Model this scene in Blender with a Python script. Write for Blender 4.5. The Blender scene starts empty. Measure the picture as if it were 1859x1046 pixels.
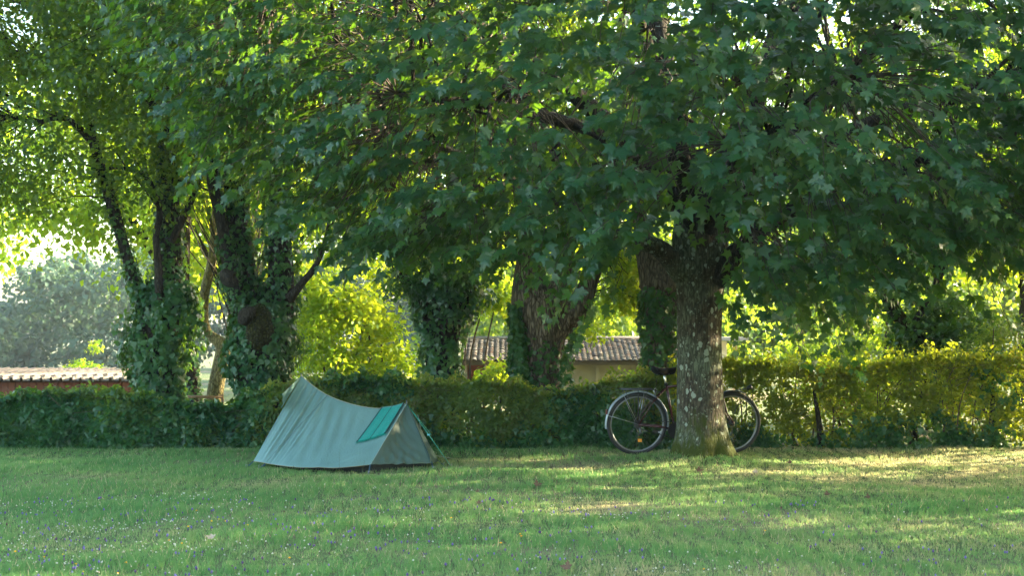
import bpy, math, random
import numpy as np
from mathutils import Vector
S = bpy.context.scene
COL = S.collection
R = math.radians
rng = np.random.default_rng(7)
random.seed(7)

# ---------------------------------------------------------------- camera, sky, sun, exposure
F = 2582.0; CX = 929.5; HY = 590.0; H = 1.5
cam = bpy.data.cameras.new('camera'); cam.lens = 50; cam.sensor_width = 36
cam.shift_y = (HY - 523) / 1859.0
cam.clip_end = 2000
cam.dof.use_dof = True; cam.dof.focus_distance = 14.6; cam.dof.aperture_fstop = 4.0
co = bpy.data.objects.new('camera', cam); COL.objects.link(co)
co.location = (0, 0, H); co.rotation_euler = (R(90), 0, 0)
S.camera = co
SUN_AZ, SUN_EL = R(75), R(17)
W = bpy.data.worlds.new('World'); S.world = W; W.use_nodes = True
nt = W.node_tree; nt.nodes.clear()
sky = nt.nodes.new('ShaderNodeTexSky'); sky.sky_type = 'NISHITA'; sky.sun_disc = False
sky.sun_elevation = SUN_EL; sky.sun_rotation = SUN_AZ; sky.dust_density = 2.0; sky.air_density = 1.0
bg = nt.nodes.new('ShaderNodeBackground'); bg.inputs[1].default_value = 0.15
wo = nt.nodes.new('ShaderNodeOutputWorld')
nt.links.new(sky.outputs[0], bg.inputs[0]); nt.links.new(bg.outputs[0], wo.inputs[0])
sd = Vector((math.sin(SUN_AZ) * math.cos(SUN_EL), math.cos(SUN_AZ) * math.cos(SUN_EL), math.sin(SUN_EL)))
sl = bpy.data.lights.new('sun', 'SUN'); sl.energy = 5.0; sl.angle = R(0.55); sl.color = (1.0, 0.86, 0.62)
so = bpy.data.objects.new('sun', sl); COL.objects.link(so); so.rotation_euler = sd.to_track_quat('Z', 'Y').to_euler()
so.location = (40, 12, 30)
S.view_settings.view_transform = 'Standard'; S.view_settings.look = 'None'
S.view_settings.gamma = 1; S.view_settings.use_curve_mapping = False
S.view_settings.exposure = 3.0
S.view_settings.use_white_balance = True; S.view_settings.white_balance_temperature = 7000; S.view_settings.white_balance_tint = 6
S.render.engine = 'CYCLES'
cy = S.cycles
cy.use_denoising = True
cy.max_bounces = 5; cy.diffuse_bounces = 2; cy.transmission_bounces = 4; cy.glossy_bounces = 2
cy.volume_bounces = 0; cy.transparent_max_bounces = 4
cy.caustics_reflective = False; cy.caustics_refractive = False
cy.sample_clamp_indirect = 6

# ---------------------------------------------------------------- helpers
def PX(px, py, Y):
    return np.array([(px - CX) / F * Y, Y, H + (HY - py) / F * Y])
def ss(a, b, x):
    t = np.clip((x - a) / (b - a), 0, 1); return t * t * (3 - 2 * t)
def gz(x, y):
    x = np.asarray(x, float); y = np.asarray(y, float)
    m = 0.10 * np.exp(-(((x - 2.08) / 0.75) ** 2 + ((y - 15.45) / 0.6) ** 2))
    u = 0.015 * np.sin(x * 1.1 + 0.4) * np.sin(y * 0.9 + 1.0) + 0.008 * np.sin(x * 2.7 + y * 1.9)
    r = 0.035 * ss(15.6, 16.6, y)
    far = -3.5 * ss(45, 110, y)
    return m + u * ss(60, 40, y) + r + far
def tag(o, label=None, cat=None, group=None, kind=None):
    if label: o['label'] = label
    if cat: o['category'] = cat
    if group: o['group'] = group
    if kind: o['kind'] = kind
    return o
def empty(name, loc, rz=0, **k):
    o = bpy.data.objects.new(name, None); COL.objects.link(o)
    o.location = [float(c) for c in loc]; o.rotation_euler = (0, 0, rz)
    o.empty_display_size = 0.1
    return tag(o, **k)
def attach(o, parent):
    if parent is not None:
        o.parent = parent
        # vertices are given in world coordinates: undo the parent's placement
        o.matrix_parent_inverse = parent_matrix(parent).inverted()
def parent_matrix(p):
    from mathutils import Matrix, Euler
    m = Matrix.Translation(p.location) @ p.rotation_euler.to_matrix().to_4x4()
    if p.parent is not None:
        m = parent_matrix(p.parent) @ p.matrix_parent_inverse @ m
    return m
def obj(name, me, mat=None, parent=None, smooth=False, **k):
    if mat is not None: me.materials.append(mat)
    if smooth: me.polygons.foreach_set('use_smooth', np.ones(len(me.polygons), bool))
    o = bpy.data.objects.new(name, me); COL.objects.link(o)
    attach(o, parent)
    return tag(o, **k)
class MB:
    def __init__(s): s.v = []; s.f = []; s.n = 0
    def add(s, v, f):
        v = np.asarray(v, float); s.v.append(v)
        s.f += [tuple(i + s.n for i in q) for q in f]; s.n += len(v); return s
    def box(s, c, d, rz=0.0, M=None):
        x, y, z = np.array(d) / 2.0
        v = np.array([(-x,-y,-z),(x,-y,-z),(x,y,-z),(-x,y,-z),(-x,-y,z),(x,-y,z),(x,y,z),(-x,y,z)])
        if M is not None: v = v @ np.array(M).T
        elif rz:
            ca, sa = math.cos(rz), math.sin(rz); v = np.c_[v[:,0]*ca - v[:,1]*sa, v[:,0]*sa + v[:,1]*ca, v[:,2]]
        return s.add(v + np.array(c), [(0,3,2,1),(4,5,6,7),(0,1,5,4),(1,2,6,5),(2,3,7,6),(3,0,4,7)])
    def tube(s, pts, rad, n=8, caps=True, closed=False, wob=0.0, fn=None):
        P = np.asarray(pts, float); m = len(P)
        r = np.broadcast_to(np.asarray(rad, float), (m,))
        if closed: T = np.roll(P, -1, 0) - np.roll(P, 1, 0)
        else: T = np.gradient(P, axis=0)
        T /= np.linalg.norm(T, axis=1)[:, None] + 1e-9
        ref = np.array([0.0, -1.0, 0.0]) if abs(T[0][1]) < 0.9 else np.array([0, 0, 1.0])
        a = np.linspace(0, 2 * np.pi, n, endpoint=False)
        V = np.zeros((m, n, 3)); U = ref
        for i in range(m):
            U = U - T[i] * U.dot(T[i]); U = U / (np.linalg.norm(U) + 1e-9); B = np.cross(T[i], U)
            rr = r[i] * np.ones(n)
            if wob: rr = rr * (1 + wob * (np.sin(3 * a + i * .7) + .6 * np.sin(5 * a - i * .5)))
            if fn is not None: rr = rr + fn(a, i / (m - 1.0), P[i])
            V[i] = P[i] + np.cos(a)[:, None] * U * rr[:, None] + np.sin(a)[:, None] * B * rr[:, None]
        f = []
        for i in range(m if closed else m - 1):
            j = (i + 1) % m
            for k in range(n):
                l = (k + 1) % n; f.append((i*n+k, i*n+l, j*n+l, j*n+k))
        if caps and not closed: f += [tuple(range(n-1, -1, -1)), tuple((m-1)*n + k for k in range(n))]
        return s.add(V.reshape(-1, 3), f)
    def mesh(s, name):
        me = bpy.data.meshes.new(name)
        me.from_pydata(np.vstack(s.v).tolist(), [], s.f); me.update(); return me
    def build(s, name, mat=None, parent=None, smooth=False, **k):
        return obj(name, s.mesh(name), mat, parent, smooth, **k)
def path(keys, n=8):
    """smooth curve (Catmull-Rom) through rows of (x,y,z,r)"""
    K = np.asarray(keys, float); K = np.vstack([2*K[0]-K[1], K, 2*K[-1]-K[-2]])
    out = []
    for i in range(1, len(K) - 2):
        for t in np.linspace(0, 1, n, endpoint=False):
            a, b, c, d = K[i-1], K[i], K[i+1], K[i+2]
            out.append(0.5*((2*b)+(c-a)*t+(2*a-5*b+4*c-d)*t*t+(3*b-a-3*c+d)*t**3))
    out.append(K[-2]); return np.array(out)
def norm(v): return v / (np.linalg.norm(v, axis=-1, keepdims=True) + 1e-9)
def fmesh(name, V, loops, counts, rnd=None):
    """fast mesh from flat numpy arrays; rnd is a value per vertex"""
    me = bpy.data.meshes.new(name)
    me.vertices.add(len(V)); me.vertices.foreach_set('co', V.astype(np.float32).ravel())
    me.loops.add(len(loops)); me.loops.foreach_set('vertex_index', loops.astype(np.int32))
    st = np.concatenate([[0], np.cumsum(counts)[:-1]]).astype(np.int32)
    me.polygons.add(len(counts)); me.polygons.foreach_set('loop_start', st)
    if rnd is not None:
        at = me.attributes.new('rnd', 'FLOAT', 'POINT'); at.data.foreach_set('value', rnd.astype(np.float32))
    me.update(calc_edges=True); return me
def leaves_mesh(name, tv, tf, pos, nrm, tip, size, rnd=None, wide=None, curl=None):
    """one leaf template (y towards the tip, z the normal) placed many times"""
    N = len(pos); tv = np.asarray(tv, float); k = len(tv)
    tip = norm(tip); nrm = norm(nrm - tip * (nrm * tip).sum(1)[:, None]); sx = np.cross(tip, nrm)
    sz = np.asarray(size).reshape(-1, 1, 1)
    w = 1.0 if wide is None else np.asarray(wide).reshape(-1, 1, 1)
    V = pos[:, None, :] + sz * (tv[None, :, 0:1] * sx[:, None, :] * w + tv[None, :, 1:2] * tip[:, None, :] + tv[None, :, 2:3] * nrm[:, None, :] * (1.0 if curl is None else np.asarray(curl).reshape(-1, 1, 1)))
    tf = np.array(tf); L = (tf[None] + (np.arange(N) * k)[:, None, None]).reshape(-1)
    cnt = np.full(N * len(tf), tf.shape[1])
    if rnd is None: rnd = rng.random(N)
    return fmesh(name, V.reshape(-1, 3), L, cnt, np.repeat(rnd, k))
def bulge(tv, c=0.25, d=0.25, fold=0.12):
    tv = np.asarray(tv, float)
    return np.c_[tv, -c * tv[:, 0] ** 2 - d * tv[:, 1] ** 2 + fold * np.abs(tv[:, 0])]
def fan(right, c):
    pts = [c] + right + [(-x, y) for x, y in right[::-1] if x > 1e-6]
    n = len(pts); return pts, [(0, i, i + 1 if i + 1 < n else 1) for i in range(1, n)]
mp, MAPLE_F = fan([(0.03,0),(0.20,-0.10),(0.38,-0.02),(0.29,0.11),(0.46,0.20),(0.64,0.50),(0.46,0.45),(0.38,0.60),(0.17,0.44),(0.24,0.70),(0.12,0.74),(0,1.02)], (0, .3))
MAPLE_V = bulge(mp, .35, .25, .18)
mp, MAPLE2_F = fan([(0.18,-0.08),(0.36,0.0),(0.27,0.14),(0.62,0.50),(0.18,0.46),(0.20,0.72),(0,1.02)], (0, .3))
MAPLE2_V = bulge(mp, .3, .25, .15)
mp, MAPLE3_F = fan([(0.34,-0.04),(0.26,0.14),(0.60,0.50),(0.19,0.50),(0,1.02)], (0, .3))
MAPLE3_V = bulge(mp, .3, .25, .15)
mp, IVY_F = fan([(0.30,-0.08),(0.52,0.25),(0.24,0.45),(0,1.0)], (0, .25))
IVY_V = bulge(mp, .3, .2, .15)
OV_V = bulge([(0,0),(0.27,0.30),(0.22,0.72),(0,1.0),(-0.22,0.72),(-0.27,0.30)], .4, .3, .25)
OV_F = [(0,1,2,3),(0,3,4,5)]
QD_V = bulge([(0,0),(0.34,0.48),(0,1.0),(-0.34,0.48)], .4, .3, .25)
QD_F = [(0,1,2),(0,2,3)]
def rdir(n): return norm(rng.normal(size=(n, 3)))

# ---------------------------------------------------------------- materials
def newmat(name):
    m = bpy.data.materials.new(name); m.use_nodes = True; t = m.node_tree; t.nodes.clear()
    o = t.nodes.new('ShaderNodeOutputMaterial'); return m, t, o
def nd(t, typ, **k):
    n = t.nodes.new(typ)
    for a, b in k.items():
        if a.startswith('i_'): n.inputs[int(a[2:])].default_value = b
        else: setattr(n, a, b)
    return n
def ramp(t, fac, stops):
    r = t.nodes.new('ShaderNodeValToRGB'); e = r.color_ramp.elements
    while len(e) < len(stops): e.new(0.5)
    for el, (p, c) in zip(e, stops): el.position = p; el.color = (*c, 1)
    t.links.new(fac, r.inputs[0]); return r.outputs[0]
def leaf_mat(name, cols, trans, tmix=0.42, rough=0.42, spec=0.5, nscale=0.9):
    """thin leaf: diffuse and sheen on the face, light let through from behind"""
    m, t, o = newmat(name); L = t.links.new
    at = nd(t, 'ShaderNodeAttribute', attribute_name='rnd')
    oi = nd(t, 'ShaderNodeObjectInfo')
    ge = nd(t, 'ShaderNodeNewGeometry')
    nz = nd(t, 'ShaderNodeTexNoise'); nz.inputs['Scale'].default_value = nscale; nz.inputs['Detail'].default_value = 1
    L(ge.outputs['Position'], nz.inputs['Vector'])
    a1 = nd(t, 'ShaderNodeMath', operation='ADD'); L(at.outputs['Fac'], a1.inputs[0]); L(oi.outputs['Random'], a1.inputs[1])
    fr = nd(t, 'ShaderNodeMath', operation='FRACT'); L(a1.outputs[0], fr.inputs[0])
    ml = nd(t, 'ShaderNodeMath', operation='MULTIPLY', i_1=0.55); L(fr.outputs[0], ml.inputs[0])
    ma = nd(t, 'ShaderNodeMath', operation='MULTIPLY_ADD', i_1=0.9, i_2=-0.22); L(nz.outputs[0], ma.inputs[0])
    ad = nd(t, 'ShaderNodeMath', operation='ADD', use_clamp=True); L(ml.outputs[0], ad.inputs[0]); L(ma.outputs[0], ad.inputs[1])
    n = len(cols)
    base = ramp(t, ad.outputs[0], [(i / (n - 1), c) for i, c in enumerate(cols)])
    tr = ramp(t, ad.outputs[0], [(i / (len(trans) - 1), c) for i, c in enumerate(trans)])
    p = nd(t, 'ShaderNodeBsdfPrincipled'); p.inputs['Roughness'].default_value = rough
    p.inputs['Specular IOR Level'].default_value = spec
    L(base, p.inputs['Base Color'])
    ts = nd(t, 'ShaderNodeBsdfTranslucent'); L(tr, ts.inputs[0])
    mx = nd(t, 'ShaderNodeMixShader', i_0=tmix); L(p.outputs[0], mx.inputs[1]); L(ts.outputs[0], mx.inputs[2])
    L(mx.outputs[0], o.inputs[0]); return m
def bark_mat(name, c1, c2, moss=None, mossz=None, lichen=0.0, scale=1.0, stretch=0.25, bump=0.6):
    m, t, o = newmat(name); L = t.links.new
    ge = nd(t, 'ShaderNodeNewGeometry')
    mp_ = nd(t, 'ShaderNodeMapping'); mp_.inputs['Scale'].default_value = (1, 1, stretch); L(ge.outputs['Position'], mp_.inputs[0])
    n1 = nd(t, 'ShaderNodeTexNoise'); n1.inputs['Scale'].default_value = 26 * scale; n1.inputs['Detail'].default_value = 6; L(mp_.outputs[0], n1.inputs['Vector'])
    v1 = nd(t, 'ShaderNodeTexVoronoi'); v1.inputs['Scale'].default_value = 32 * scale; v1.feature = 'DISTANCE_TO_EDGE'
    wv = nd(t, 'ShaderNodeVectorMath', operation='ADD'); sc = nd(t, 'ShaderNodeVectorMath', operation='SCALE'); sc.inputs[3].default_value = 0.05
    L(n1.outputs[1], sc.inputs[0]); L(sc.outputs[0], wv.inputs[0]); L(mp_.outputs[0], wv.inputs[1]); L(wv.outputs[0], v1.inputs['Vector'])
    col = ramp(t, n1.outputs[0], [(0.3, c1), (0.7, c2)])
    cr = ramp(t, v1.outputs[0], [(0.0, (.25,.25,.25)), (0.22, (1,1,1))])
    mu = nd(t, 'ShaderNodeMix', data_type='RGBA', blend_type='MULTIPLY'); mu.inputs[0].default_value = 0.8; L(col, mu.inputs[6]); L(cr, mu.inputs[7])
    cur = mu.outputs[2]
    n3 = nd(t, 'ShaderNodeTexNoise'); n3.inputs['Scale'].default_value = 2.3; n3.inputs['Detail'].default_value = 4; L(ge.outputs['Position'], n3.inputs['Vector'])
    if lichen > 0:
        n2 = nd(t, 'ShaderNodeTexNoise'); n2.inputs['Scale'].default_value = 9; n2.inputs['Detail'].default_value = 5; L(ge.outputs['Position'], n2.inputs['Vector'])
        # grey-green crust in irregular noise patches, then round pale spots
        k0 = ramp(t, n3.outputs[0], [(0.46, (0,0,0)), (0.6, (1,1,1))])
        x0 = nd(t, 'ShaderNodeMix', data_type='RGBA'); L(k0, x0.inputs[0]); L(cur, x0.inputs[6])
        mu2 = nd(t, 'ShaderNodeMix', data_type='RGBA', blend_type='MULTIPLY'); mu2.inputs[0].default_value = .9; mu2.inputs[6].default_value = (.15,.17,.12,1); L(cr, mu2.inputs[7]); L(mu2.outputs[2], x0.inputs[7])
        vo = nd(t, 'ShaderNodeTexVoronoi'); vo.inputs['Scale'].default_value = 15; L(wv.outputs[0], vo.inputs['Vector'])
        m3 = nd(t, 'ShaderNodeMapping'); m3.inputs['Scale'].default_value = (1, 1, .8); L(ge.outputs['Position'], m3.inputs[0]); 
        w2 = nd(t, 'ShaderNodeVectorMath', operation='ADD'); s2 = nd(t, 'ShaderNodeVectorMath', operation='SCALE'); s2.inputs[3].default_value = 0.09
        L(n2.outputs[1], s2.inputs[0]); L(s2.outputs[0], w2.inputs[0]); L(m3.outputs[0], w2.inputs[1]); L(w2.outputs[0], vo.inputs['Vector'])
        se = nd(t, 'ShaderNodeSeparateColor'); L(vo.outputs['Color'], se.inputs[0])
        th = nd(t, 'ShaderNodeMath', operation='MULTIPLY', i_1=0.42); L(se.outputs[0], th.inputs[0])
        sb = nd(t, 'ShaderNodeMath', operation='SUBTRACT'); L(th.outputs[0], sb.inputs[0]); L(vo.outputs['Distance'], sb.inputs[1])
        k1 = ramp(t, sb.outputs[0], [(0.0, (0,0,0)), (0.035, (1,1,1))])
        sp = nd(t, 'ShaderNodeMath', operation='MULTIPLY', i_1=lichen); L(k1, sp.inputs[0])
        x1 = nd(t, 'ShaderNodeMix', data_type='RGBA'); L(sp.outputs[0], x1.inputs[0]); L(x0.outputs[2], x1.inputs[6]); x1.inputs[7].default_value = (.33,.37,.31,1)
        vp = nd(t, 'ShaderNodeTexVoronoi'); vp.inputs['Scale'].default_value = 38; L(w2.outputs[0], vp.inputs['Vector'])
        s4 = nd(t, 'ShaderNodeSeparateColor'); L(vp.outputs['Color'], s4.inputs[0]); t4 = nd(t, 'ShaderNodeMath', operation='MULTIPLY', i_1=.42); L(s4.outputs[1], t4.inputs[0])
        b4 = nd(t, 'ShaderNodeMath', operation='SUBTRACT'); L(t4.outputs[0], b4.inputs[0]); L(vp.outputs['Distance'], b4.inputs[1])
        k4 = ramp(t, b4.outputs[0], [(0.0, (0,0,0)), (0.06, (1,1,1))]); q4 = nd(t, 'ShaderNodeMath', operation='MULTIPLY', i_1=.6*lichen); L(k4, q4.inputs[0])
        x4 = nd(t, 'ShaderNodeMix', data_type='RGBA'); L(q4.outputs[0], x4.inputs[0]); L(x1.outputs[2], x4.inputs[6]); x4.inputs[7].default_value = (.25,.29,.22,1)
        cur = x4.outputs[2]
    if moss is not None:
        sx = nd(t, 'ShaderNodeSeparateXYZ'); L(ge.outputs['Position'], sx.inputs[0])
        mm = nd(t, 'ShaderNodeMath', operation='MULTIPLY_ADD', i_1=0.9, i_2=-0.45); L(n3.outputs[0], mm.inputs[0])
        ml = nd(t, 'ShaderNodeMath', operation='MULTIPLY_ADD', i_1=0.7, i_2=-0.35); L(n1.outputs[0], ml.inputs[0])
        a = nd(t, 'ShaderNodeMath', operation='ADD'); L(sx.outputs[2], a.inputs[0]); L(mm.outputs[0], a.inputs[1])
        b = nd(t, 'ShaderNodeMath', operation='ADD'); L(a.outputs[0], b.inputs[0]); L(ml.outputs[0], b.inputs[1])
        kk = nd(t, 'ShaderNodeMapRange'); kk.inputs[1].default_value = mossz + .10; kk.inputs[2].default_value = mossz - .12; L(b.outputs[0], kk.inputs[0])
        x2 = nd(t, 'ShaderNodeMix', data_type='RGBA'); L(kk.outputs[0], x2.inputs[0]); L(cur, x2.inputs[6]); x2.inputs[7].default_value = (*moss, 1)
        cur = x2.outputs[2]
    p = nd(t, 'ShaderNodeBsdfPrincipled'); p.inputs['Roughness'].default_value = .9; p.inputs['Specular IOR Level'].default_value = .25
    L(cur, p.inputs['Base Color'])
    hs = nd(t, 'ShaderNodeMath', operation='ADD'); L(n1.outputs[0], hs.inputs[0]); L(cr, hs.inputs[1])
    bu = nd(t, 'ShaderNodeBump'); bu.inputs['Strength'].default_value = bump; bu.inputs['Distance'].default_value = .025; L(hs.outputs[0], bu.inputs['Height']); L(bu.outputs[0], p.inputs['Normal'])
    L(p.outputs[0], o.inputs[0]); return m
def plain(name, c, rough=.6, metal=0.0, c2=None, ns=12.0, bump=0.0, spec=.5, trans=None):
    m, t, o = newmat(name); L = t.links.new
    p = nd(t, 'ShaderNodeBsdfPrincipled'); p.inputs['Roughness'].default_value = rough; p.inputs['Metallic'].default_value = metal
    p.inputs['Specular IOR Level'].default_value = spec
    tc = nd(t, 'ShaderNodeTexCoord')
    n1 = nd(t, 'ShaderNodeTexNoise'); n1.inputs['Scale'].default_value = ns; n1.inputs['Detail'].default_value = 5; L(tc.outputs['Object'], n1.inputs['Vector'])
    col = ramp(t, n1.outputs[0], [(0.32, c), (0.68, c2 or tuple(x * .82 for x in c))]); L(col, p.inputs['Base Color'])
    if bump:
        b = nd(t, 'ShaderNodeBump'); b.inputs['Strength'].default_value = bump; b.inputs['Distance'].default_value = .01; L(n1.outputs[0], b.inputs['Height']); L(b.outputs[0], p.inputs['Normal'])
    out = p.outputs[0]
    if trans:
        ts = nd(t, 'ShaderNodeBsdfTranslucent'); L(col, ts.inputs[0]); mx = nd(t, 'ShaderNodeMixShader', i_0=trans); L(out, mx.inputs[1]); L(ts.outputs[0], mx.inputs[2]); out = mx.outputs[0]
    L(out, o.inputs[0]); return m

M = {}
M['maple'] = leaf_mat('maple_leaf', [(.007,.040,.024),(.016,.068,.032),(.036,.105,.036)], [(.10,.28,.02),(.22,.44,.02),(.42,.58,.03)], .38, .37, .5, .9)
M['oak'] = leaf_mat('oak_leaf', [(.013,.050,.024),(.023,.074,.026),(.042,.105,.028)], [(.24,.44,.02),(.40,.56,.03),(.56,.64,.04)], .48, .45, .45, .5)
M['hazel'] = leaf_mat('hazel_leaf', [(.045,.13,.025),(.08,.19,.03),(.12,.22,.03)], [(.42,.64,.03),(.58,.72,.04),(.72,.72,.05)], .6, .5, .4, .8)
M['ivy'] = leaf_mat('ivy_leaf', [(.014,.060,.028),(.024,.090,.032),(.045,.13,.038)], [(.12,.30,.02),(.22,.42,.02),(.34,.5,.03)], .25, .38, .4, 1.5)
M['hedge_dark'] = leaf_mat('hedge_leaf_dark', [(.030,.080,.03),(.05,.115,.035),(.08,.15,.04)], [(.24,.42,.02),(.36,.5,.03),(.5,.55,.04)], .42, .45, .4, 1.6)
M['hedge_dry'] = leaf_mat('hedge_leaf_dry', [(.075,.045,.025),(.045,.08,.026),(.07,.115,.03),(.10,.15,.035)], [(.55,.30,.06),(.50,.60,.03),(.62,.66,.04),(.72,.68,.05)], .55, .5, .35, 2.2)
M['hedge_mix'] = leaf_mat('hedge_leaf_mixed', [(.04,.075,.035),(.055,.115,.035),(.08,.14,.04),(.115,.10,.045)], [(.32,.42,.03),(.42,.54,.03),(.54,.58,.04),(.5,.36,.06)], .45, .45, .45, 2.6)
M['forest'] = leaf_mat('forest_leaf', [(.022,.058,.040),(.032,.078,.048),(.045,.095,.05)], [(.12,.25,.08),(.16,.3,.08),(.2,.32,.08)], .2, .6, .3, .12)
M['bark_maple'] = bark_mat('maple_bark', (.060,.047,.033), (.13,.11,.08), (.050,.064,.010), .36, .95, 1.0, .22, .7)
M['bark_oak'] = bark_mat('oak_bark', (.11,.085,.06), (.27,.215,.155), None, None, 0, .9, .22, 1.0)
M['bark_dark'] = bark_mat('dark_bark', (.028,.024,.018), (.062,.052,.038), None, None, 0, 1.2, .3, .7)
M['bark_moss'] = bark_mat('mossy_bark', (.03,.032,.010), (.07,.066,.02), None, None, 0, .8, .8, 1.0)
M['bark_pale'] = bark_mat('pale_bark', (.19,.16,.085), (.34,.29,.14), None, None, 0, .9, .4, .6)
M['twig'] = plain('twig_bark', (.085,.055,.04), .8, c2=(.05,.035,.025), ns=20)

# ---------------------------------------------------------------- ground
def ground_material():
    m, t, o = newmat('lawn_soil'); L = t.links.new
    ge = nd(t, 'ShaderNodeNewGeometry')
    n1 = nd(t, 'ShaderNodeTexNoise'); n1.inputs['Scale'].default_value = .5; n1.inputs['Detail'].default_value = 5; L(ge.outputs['Position'], n1.inputs['Vector'])
    n2 = nd(t, 'ShaderNodeTexNoise'); n2.inputs['Scale'].default_value = 45; n2.inputs['Detail'].default_value = 5; L(ge.outputs['Position'], n2.inputs['Vector'])
    a = ramp(t, n2.outputs[0], [(.3, (.045,.075,.022)), (.55, (.075,.12,.03)), (.75, (.15,.14,.07))])
    b = ramp(t, n2.outputs[0], [(.3, (.09,.075,.04)), (.7, (.25,.21,.12))])
    k = ramp(t, n1.outputs[0], [(.48, (0,0,0)), (.62, (1,1,1))])
    x = nd(t, 'ShaderNodeMix', data_type='RGBA'); L(k, x.inputs[0]); L(a, x.inputs[6]); L(b, x.inputs[7])
    p = nd(t, 'ShaderNodeBsdfPrincipled'); p.inputs['Roughness'].default_value = .95; L(x.outputs[2], p.inputs['Base Color'])
    bu = nd(t, 'ShaderNodeBump'); bu.inputs['Strength'].default_value = .8; bu.inputs['Distance'].default_value = .03; L(n2.outputs[0], bu.inputs['Height']); L(bu.outputs[0], p.inputs['Normal'])
    L(p.outputs[0], o.inputs[0]); return m
def axis(fine0, fine1, step, far0, far1):
    a = list(np.arange(fine0, fine1 + 1e-6, step)); s = step
    while a[-1] < far1: s *= 1.35; a.append(a[-1] + s)
    s = step
    while a[0] > far0: s *= 1.35; a.insert(0, a[0] - s)
    return np.array(a)
gx = axis(-8, 9, .12, -420, 420); gy = axis(7, 20, .12, -60, 520)
GX, GY = np.meshgrid(gx, gy); V = np.c_[GX.ravel(), GY.ravel(), gz(GX, GY).ravel()]
nx, ny = len(gx), len(gy); I = (np.arange(ny - 1)[:, None] * nx + np.arange(nx - 1)[None]).ravel()
me = fmesh('ground', V, np.c_[I, I + 1, I + nx + 1, I + nx].ravel(), np.full(len(I), 4))
obj('ground', me, ground_material(), None, True, kind='structure')

# dry-patch field plus a painted sunlit strip, shared by blades and their colour
def dry_and_sunlit(x, y):
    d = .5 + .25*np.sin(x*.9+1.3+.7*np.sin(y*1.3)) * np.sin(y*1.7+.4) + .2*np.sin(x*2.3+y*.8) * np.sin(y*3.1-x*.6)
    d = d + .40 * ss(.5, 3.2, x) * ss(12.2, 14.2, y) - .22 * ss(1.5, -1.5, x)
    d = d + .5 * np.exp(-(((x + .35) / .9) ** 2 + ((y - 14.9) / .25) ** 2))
    d = d + .6 * ss(3.0, 4.4, x) * ss(14.9, 15.4, y)  # straw tone raised by the right hedge to paint the sunlit strip brighter
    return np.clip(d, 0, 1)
def grass_material(name, stops, tmix=.35):
    m, t, o = newmat(name); L = t.links.new
    at = nd(t, 'ShaderNodeAttribute', attribute_name='rnd'); c = ramp(t, at.outputs['Fac'], stops)
    p = nd(t, 'ShaderNodeBsdfPrincipled'); p.inputs['Roughness'].default_value = .55; p.inputs['Specular IOR Level'].default_value = .35; L(c, p.inputs['Base Color'])
    hs = nd(t, 'ShaderNodeHueSaturation'); hs.inputs['Value'].default_value = 2.6; hs.inputs['Saturation'].default_value = 1.05; L(c, hs.inputs['Color'])
    ts = nd(t, 'ShaderNodeBsdfTranslucent'); L(hs.outputs[0], ts.inputs[0])
    mx = nd(t, 'ShaderNodeMixShader', i_0=tmix); L(p.outputs[0], mx.inputs[1]); L(ts.outputs[0], mx.inputs[2]); L(mx.outputs[0], o.inputs[0]); return m
def frustum_points(n, y0, y1, pw=1.0, margin=.6):
    u = rng.random(n); y = (y0**pw + u * (y1**pw - y0**pw)) ** (1/pw)
    x = (rng.random(n) * 2 - 1) * (.362 * y + margin); return x, y
def blades():
    n = 350000
    x, y = frustum_points(n, 7.6, 17.0, 1.2)
    # tufts: pull some blades together
    k = rng.random(n) < .5; q = .16
    cx = np.round(x / q + .35*np.sin(y*7)) * q; cyy = np.round(y / q + .35*np.sin(x*5)) * q
    x = np.where(k, cx + (x - cx) * .5, x); y = np.where(k, cyy + (y - cyy) * .5, y)
    d = dry_and_sunlit(x, y); hh = .028 + .030 * rng.random(n) ** 1.5 + .012*np.sin(x*3+y*2)*np.sin(y*4)
    cl = np.sin(x*2.3 + 1.7*np.sin(y*1.9)) * np.sin(y*4.1 + 1.3*np.sin(x*1.3)) + .6*np.sin(x*7.1+y*2)*np.sin(y*9.3-x*3)
    hh = hh * (1 + .28*cl); hh = np.clip(hh, .012, .1) * (1 - .4 * d)
    tall = rng.random(n) < .01; hh = np.where(tall, hh * 2.0, hh)
    near = np.exp(-(((x - 2.08) / .38) ** 2 + ((y - 15.45) / .38) ** 2)); hh *= (1 - .3*near)
    w = .0022 + .0022 * rng.random(n) + .0006 * (y - 8) / 8
    a = rng.random(n) * 2 * np.pi; la = rng.random(n) * 2 * np.pi; ln = hh * (.15 + .6 * rng.random(n))
    z = gz(x, y) - .004
    b = np.c_[x, y, z]; sx = np.c_[np.cos(a), np.sin(a), 0 * a] * w[:, None]
    tip = b + np.c_[np.cos(la) * ln, np.sin(la) * ln, hh]
    V = np.stack([b - sx, b + sx, tip], 1).reshape(-1, 3)
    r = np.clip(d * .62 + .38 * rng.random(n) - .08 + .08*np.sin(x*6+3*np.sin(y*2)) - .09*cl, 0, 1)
    r = np.where(rng.random(n) < .05, .95, r)
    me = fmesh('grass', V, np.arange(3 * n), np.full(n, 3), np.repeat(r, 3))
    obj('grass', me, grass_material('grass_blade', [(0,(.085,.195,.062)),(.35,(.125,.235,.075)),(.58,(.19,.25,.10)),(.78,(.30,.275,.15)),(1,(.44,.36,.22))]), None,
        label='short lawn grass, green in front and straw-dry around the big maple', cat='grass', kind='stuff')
blades()
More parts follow.
